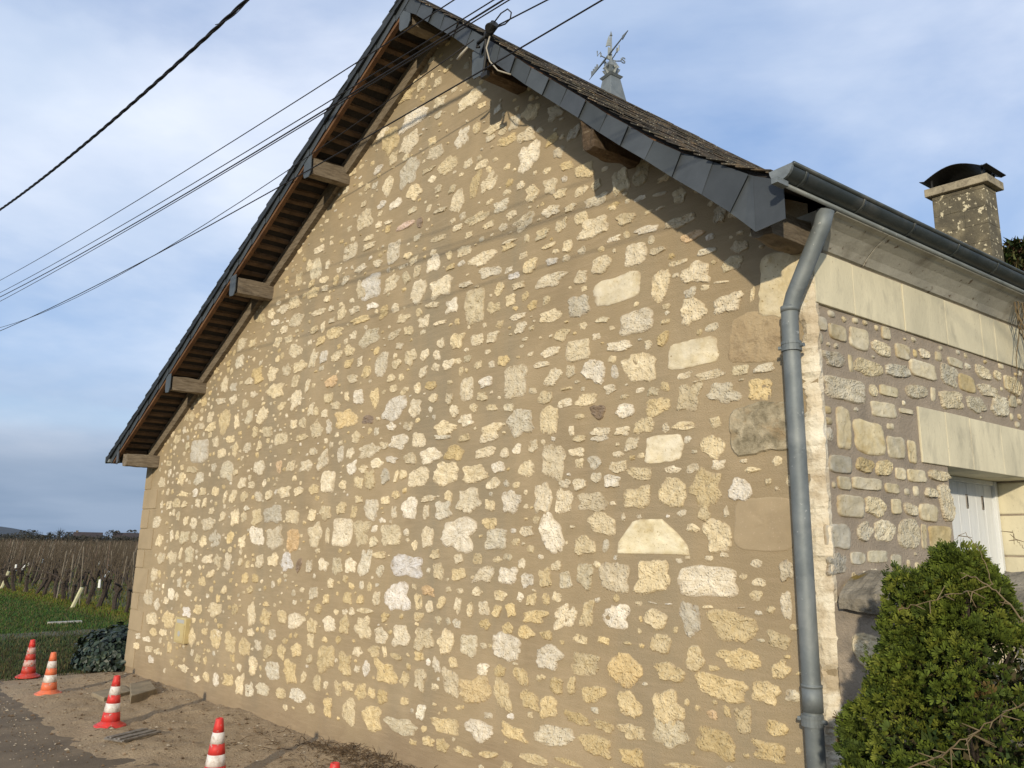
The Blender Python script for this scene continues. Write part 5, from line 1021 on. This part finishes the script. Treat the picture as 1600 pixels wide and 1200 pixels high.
def bush_far(x, d, wd, h, name, label, kindm, rg, bare=False):
    c_ = dirpx(x) * d; t = empty(name, c_, label, 'tree'); q = MB(); q.tube([c_, c_ + Vector((0, 0, h * .55))], [.25, .12], 6); q.build('trunk', M['bark'], t)
    q = MB()
    if bare:
        for i in range(90):
            b_ = c_ + Vector((0, 0, h * rg.uniform(.3, .6))); dd = Vector((rg.uniform(-1, 1), rg.uniform(-1, 1), rg.uniform(.2, 1.4))).normalized(); q.tube([b_, b_ + dd * h * rg.uniform(.2, .45)], [.07, .02], 3)
    else:
        for i in range(500):
            th = rg.uniform(0, 2 * pi); u = rg.random() ** .5; z_ = rg.uniform(.1, 1); rr = wd / 2 * u * sqrt(max(.05, 1 - (z_ * 1.6 - .7) ** 2)) ; p = c_ + Vector((cos(th) * rr, sin(th) * rr, z_ * h)); s_ = rg.uniform(.2, .5)
            ids = [q.vert(p + Vector((rg.uniform(-s_, s_), rg.uniform(-s_, s_), rg.uniform(-s_, s_)))) for _ in range(3)]; q.face(ids)
    q.build('crown', M['fartree'], t)
rg = random.Random(77)
bush_far(92, 330, 5, 5.6, 'bare_tree', 'thin bare tree standing alone on the skyline beyond the vineyard', 0, rg, True)
bush_far(176, 300, 7, 4.4, 'round_tree', 'dark round tree crown on the skyline between the two far houses', 0, rg)
bush_far(108, 340, 6, 3.8, 'round_tree', 'dark round tree left of the far house with the chimney', 0, rg)
bush_far(78, 310, 7, 4.2, 'bare_tree', 'reddish bare tree on the skyline left of the thin bare tree', 0, rg, True)
bush_far(205, 330, 6, 5.0, 'round_tree', 'round tree rising behind the far house beside the gable corner', 0, rg)
bush_far(45, 320, 10, 4.0, 'round_tree', 'broad brownish tree clump below the far hill', 0, rg)
q = MB()
for i in range(5200):
    x = rg.uniform(-60, 300); d = rg.uniform(280, 300); c_ = dirpx(x) * d; z_ = rg.uniform(0, 2.3 + .8 * noise.noise((x * .08, 1, 1))); p = c_ + Vector((0, 0, z_)); s_ = .5
    q.face([q.vert(p + Vector((rg.uniform(-s_, s_), rg.uniform(-s_, s_), rg.uniform(-s_, s_)))) for _ in range(3)])
tag(q.build('far_hedge', M['fartree']), 'dark hedge line closing the far side of the vineyard', 'hedge', kind='stuff')

# ------------------------------------------------------------------ ivy bush
iv = empty('ivy_bush', G(-.62, 0, -.1), 'low mound of dark glossy ivy at the far corner of the gable', 'bush')
q = MB(); rg = random.Random(61); q2 = MB()
for i in range(2600):
    th = rg.uniform(0, 2 * pi); ph_ = math.acos(rg.uniform(0, 1)); dv = Vector((cos(th) * sin(ph_), sin(th) * sin(ph_), cos(ph_)))
    R0 = 1 + .22 * noise.noise(dv * 2.3) ; r_ = R0 * (rg.uniform(.8, 1.0))
    p = G(-.62, 0, -.12) + WD * dv.x * .62 * r_ + NO * dv.y * .55 * r_ + Vector((0, 0, dv.z * .50 * r_ + .03))
    nrm = (dv + Vector((rg.uniform(-.6, .6), rg.uniform(-.6, .6), rg.uniform(-.2, .7)))).normalized(); nrm = (WD * nrm.x + NO * nrm.y + Vector((0, 0, nrm.z))).normalized()
    t1 = nrm.cross(Vector((rg.uniform(-1, 1), rg.uniform(-1, 1), rg.uniform(-1, 1)))).normalized(); t2 = nrm.cross(t1); s_ = rg.uniform(.022, .045)
    k = rg.uniform(.5, 1.3); q.k = (.020 * k, .036 * k, .020 * k) if rg.random() < .95 else (.08, .10, .06)
    ids = [q.vert(p + t1 * x * s_ + t2 * y * s_ + nrm * z_ * s_) for x, y, z_ in ((0, -1, 0), (.8, -.5, .15), (.7, .35, .1), (0, 1.1, -.2), (-.7, .35, .1), (-.8, -.5, .15))]
    q.face((ids[0], ids[1], ids[2], ids[3])); q.face((ids[0], ids[3], ids[4], ids[5]))
q.build('leaves', M['ivy'], iv)
for i in range(30):
    th = rg.uniform(0, 2 * pi); b_ = G(-.62, 0, -.12); e_ = b_ + WD * cos(th) * .45 + NO * sin(th) * .4 + Vector((0, 0, rg.uniform(.1, .4))); q2.tube([b_, b_ * .5 + e_ * .5 + Vector((0, 0, .1)), e_], [.008, .006, .003], 5)
q2.build('stems', M['twig'], iv)

# ------------------------------------------------------------------ cypress bush on the right
cb = empty('cypress_bush', G(10.35, 0, .78), 'dense green conical cypress shrub with cupped sprays before the garden wall', 'shrub')
q = MB(); rg = random.Random(62)
axis0 = G(10.42, 0, .62)
def crad(z): return max(.0, .90 * (1 - (z / 1.82)) ** .72 + .02)
# trunk and limbs
q2 = MB(); q2.tube([axis0, axis0 + Vector((.02, 0, .8)), axis0 + Vector((-.03, 0, 1.55))], [.05, .035, .01], 8)
cl = []
tops = [(0, 0, 1.73, 1.0), (-.17, .04, 1.64, .42), (.46, .12, 1.12, .7), (.95, .25, 1.0, .7)]
def spray(p, out, size, kk):
    """a flat fan of small scale-leaf blades"""
    up_ = Vector((rg.uniform(-.25, .25), rg.uniform(-.25, .25), 1)).normalized(); fx = (out + up_ * rg.uniform(.1, .9)).normalized()
    sd = fx.cross(Vector((rg.uniform(-1, 1), rg.uniform(-1, 1), rg.uniform(-1, 1)))).normalized(); nn = fx.cross(sd)
    nb_ = rg.randint(5, 7)
    for b_ in range(nb_):
        t = (b_ / (nb_ - 1) - .5) * 2.3; d_ = (fx * cos(t) + sd * sin(t)).normalized(); ln = size * (1 - .28 * abs(t)) * rg.uniform(.8, 1.15)
        curl = nn * size * .35 * abs(t)
        v0 = p + d_ * ln * .12; w_ = size * .12; px_ = d_.cross(nn).normalized()
        j = rg.uniform(.75, 1.3); q.k = tuple(x * j * .8 for x in kk); a_ = q.vert(v0)
        q.k = tuple(x * j for x in kk); b1 = q.vert(v0 + d_ * ln * .55 + px_ * w_ + curl * .5); b2 = q.vert(v0 + d_ * ln * .55 - px_ * w_ + curl * .5)
        q.k = tuple(x * j * 1.25 for x in kk); e_ = q.vert(v0 + d_ * ln * .95 + px_ * w_ * .8 + curl); e2 = q.vert(v0 + d_ * ln * .95 - px_ * w_ * .8 + curl * 1.1)
        q.face((a_, b1, b2)); q.face((b1, e_, e2, b2))
nclump = 0
for (dx, dy, ht, rw) in tops:
    for i in range(int(400 * ht * rw)):
        zf = rg.random() ** .9; z_ = ht * zf; rr = .95 * rw * (1 - zf) ** 1.05 + .035; th = rg.uniform(0, 2 * pi)
        rr *= 1 + .30 * noise.noise((cos(th) * 2.2, sin(th) * 2.2, z_ * 4 + dx * 5))
        out = WD * cos(th) + NO * sin(th) + Vector((0, 0, .45)); out.normalize()
        ctr = G(10.02 + dx + cos(th) * rr, z_ - .03, .62 + dy + sin(th) * rr * .85)
        if (ctr - L0).dot(NO) < .06: continue
        cs = rg.uniform(.045, .085) * (1 if z_ < 1.4 else .8); tone_ = rg.random()
        kk = (.088, .116, .015) if tone_ < .5 else ((.058, .082, .013) if tone_ < .75 else ((.135, .152, .022) if tone_ < .985 else (.13, .085, .03)))
        # a clump: sprays over a small dome
        for s_ in range(20):
            dv = Vector((rg.gauss(0, 1), rg.gauss(0, 1), rg.gauss(0, 1))).normalized(); dv = (dv + out * .9).normalized()
            spray(ctr + dv * cs * rg.uniform(.5, 1.0), (dv + out * .4).normalized(), rg.uniform(.019, .031), kk)
        if i % 9 == 0: q2.tube([G(10.02 + dx, z_ * .7, .62 + dy), ctr], [.010, .004], 4)
        nclump += 1
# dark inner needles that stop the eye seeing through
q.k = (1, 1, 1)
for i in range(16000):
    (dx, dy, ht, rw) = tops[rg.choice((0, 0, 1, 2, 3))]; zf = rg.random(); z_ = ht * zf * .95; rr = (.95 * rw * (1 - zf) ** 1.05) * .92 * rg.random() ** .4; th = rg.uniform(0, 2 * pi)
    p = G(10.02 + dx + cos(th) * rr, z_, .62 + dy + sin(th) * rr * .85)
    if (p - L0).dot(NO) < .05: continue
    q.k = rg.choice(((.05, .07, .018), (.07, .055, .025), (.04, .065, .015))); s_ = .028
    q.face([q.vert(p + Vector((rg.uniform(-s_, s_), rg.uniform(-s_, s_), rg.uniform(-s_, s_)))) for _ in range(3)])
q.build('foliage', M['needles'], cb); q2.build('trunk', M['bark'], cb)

# bare rose stems in front of the shrub
def stem(pts, r, label, twigs=0, seed=1):
    rg = random.Random(seed); P_ = [G(*p) for p in pts]; q = MB(); sp = []
    for i in range(len(P_) - 1):
        for k in range(5): u = k / 5; sp.append(P_[i].lerp(P_[i + 1], u) + Vector((rg.uniform(-.004, .004), 0, rg.uniform(-.005, .005))))
    sp.append(P_[-1]); q.tube(sp, [r * .5 * (1 - .55 * i / len(sp)) for i in range(len(sp))], 7); 
    if twigs:
        for i in range(twigs):
            b_ = rg.choice(sp[2:]); dd = Vector((rg.uniform(-1, 1), rg.uniform(-.6, .2), rg.uniform(-.6, .6))).normalized(); q.tube([b_, b_ + dd * rg.uniform(.02, .06)], [.002, .001], 4)
    return tag(q.build('bramble', M['twig'], origin=tuple(P_[0])), label, 'bramble', 'bare bramble stems crossing the shrub')
stem([(10.0, 1.525, 1.25), (10.07, 1.55, 1.25), (10.19, 1.59, 1.25), (10.26, 1.61, 1.2)], .0035, 'thin bare stem lying slantwise across the upper part of the shrub', 10, 3)
stem([(10.34, 1.38, .75), (10.25, 1.48, .75), (10.18, 1.57, .75), (10.12, 1.62, .75), (10.05, 1.64, .74)], .007, 'brown bare stem slanting down to the right before the mossy coping', 4, 4)
stem([(10.05, 1.08, 1.46), (10.15, 1.14, 1.45), (10.22, 1.20, 1.45), (10.31, 1.27, 1.45), (10.42, 1.34, 1.45)], .0045, 'thin bare stem with small twigs crossing the lower right of the shrub', 26, 5)
stem([(10.16, 1.60, .75), (10.15, 1.66, .75), (10.13, 1.72, .75), (10.09, 1.79, .75), (10.05, 1.76, .75)], .0035, 'thin curved twig arching above the shrub top before the white shutter', 2, 6)
stem([(10.28, 1.71, .6), (10.24, 1.74, .6), (10.22, 1.76, .6), (10.21, 1.80, .6)], .003, 'short forked twig at the right edge above the mossy coping', 5, 7)

# ------------------------------------------------------------------ conifer behind the house on the right
tp = Vector((.5345, .776, 0)).normalized() * 15.5
tr = empty('conifer_tree', tp, 'dark feathery conifer rising behind the roof at the right edge', 'tree')
q2 = MB(); q2.tube([tp, tp + Vector((0, 0, 4)), tp + Vector((.1, 0, 7.2))], [.22, .14, .03], 8); q2.build('trunk', M['bark'], tr)
q = MB(); rg = random.Random(63)
for br in range(230):
    zf = rg.random(); z_ = 1.5 + 5.6 * zf; ln = (1.75 * (1 - zf) ** .7 + .25) * rg.uniform(.7, 1.15); th = rg.uniform(0, 2 * pi); o_ = Vector((cos(th), sin(th), .1))
    for k in range(34):
        u = (k + rg.random()) / 34; p = tp + Vector((.08 * zf, 0, z_)) + o_ * ln * u + Vector((rg.gauss(0, .09), rg.gauss(0, .09), rg.gauss(0, .07) - .12 * u * u))
        kk = rg.choice(((.035, .055, .016), (.05, .075, .02), (.09, .085, .03), (.10, .07, .035))); kk = tuple(x * rg.uniform(.7, 1.2) for x in kk); q.k = kk
        for m_ in range(3):
            d_ = Vector((rg.uniform(-1, 1), rg.uniform(-1, 1), rg.uniform(-1, .6))).normalized(); s_ = d_.cross(Vector((0, .3, 1))).normalized() * .022
            q.face((q.vert(p - s_), q.vert(p + s_), q.vert(p + d_ * rg.uniform(.07, .14))))
q.build('crown', M['needles'], tr)
# gravel yard behind the garden wall
q = MB(); q.poly([S(-.1, -.03, 0), S(14, -.03, 0), S(14, -.03, 9), S(-.1, -.03, 9)][::-1]); ground_obj('yard', q, M['gravel'])
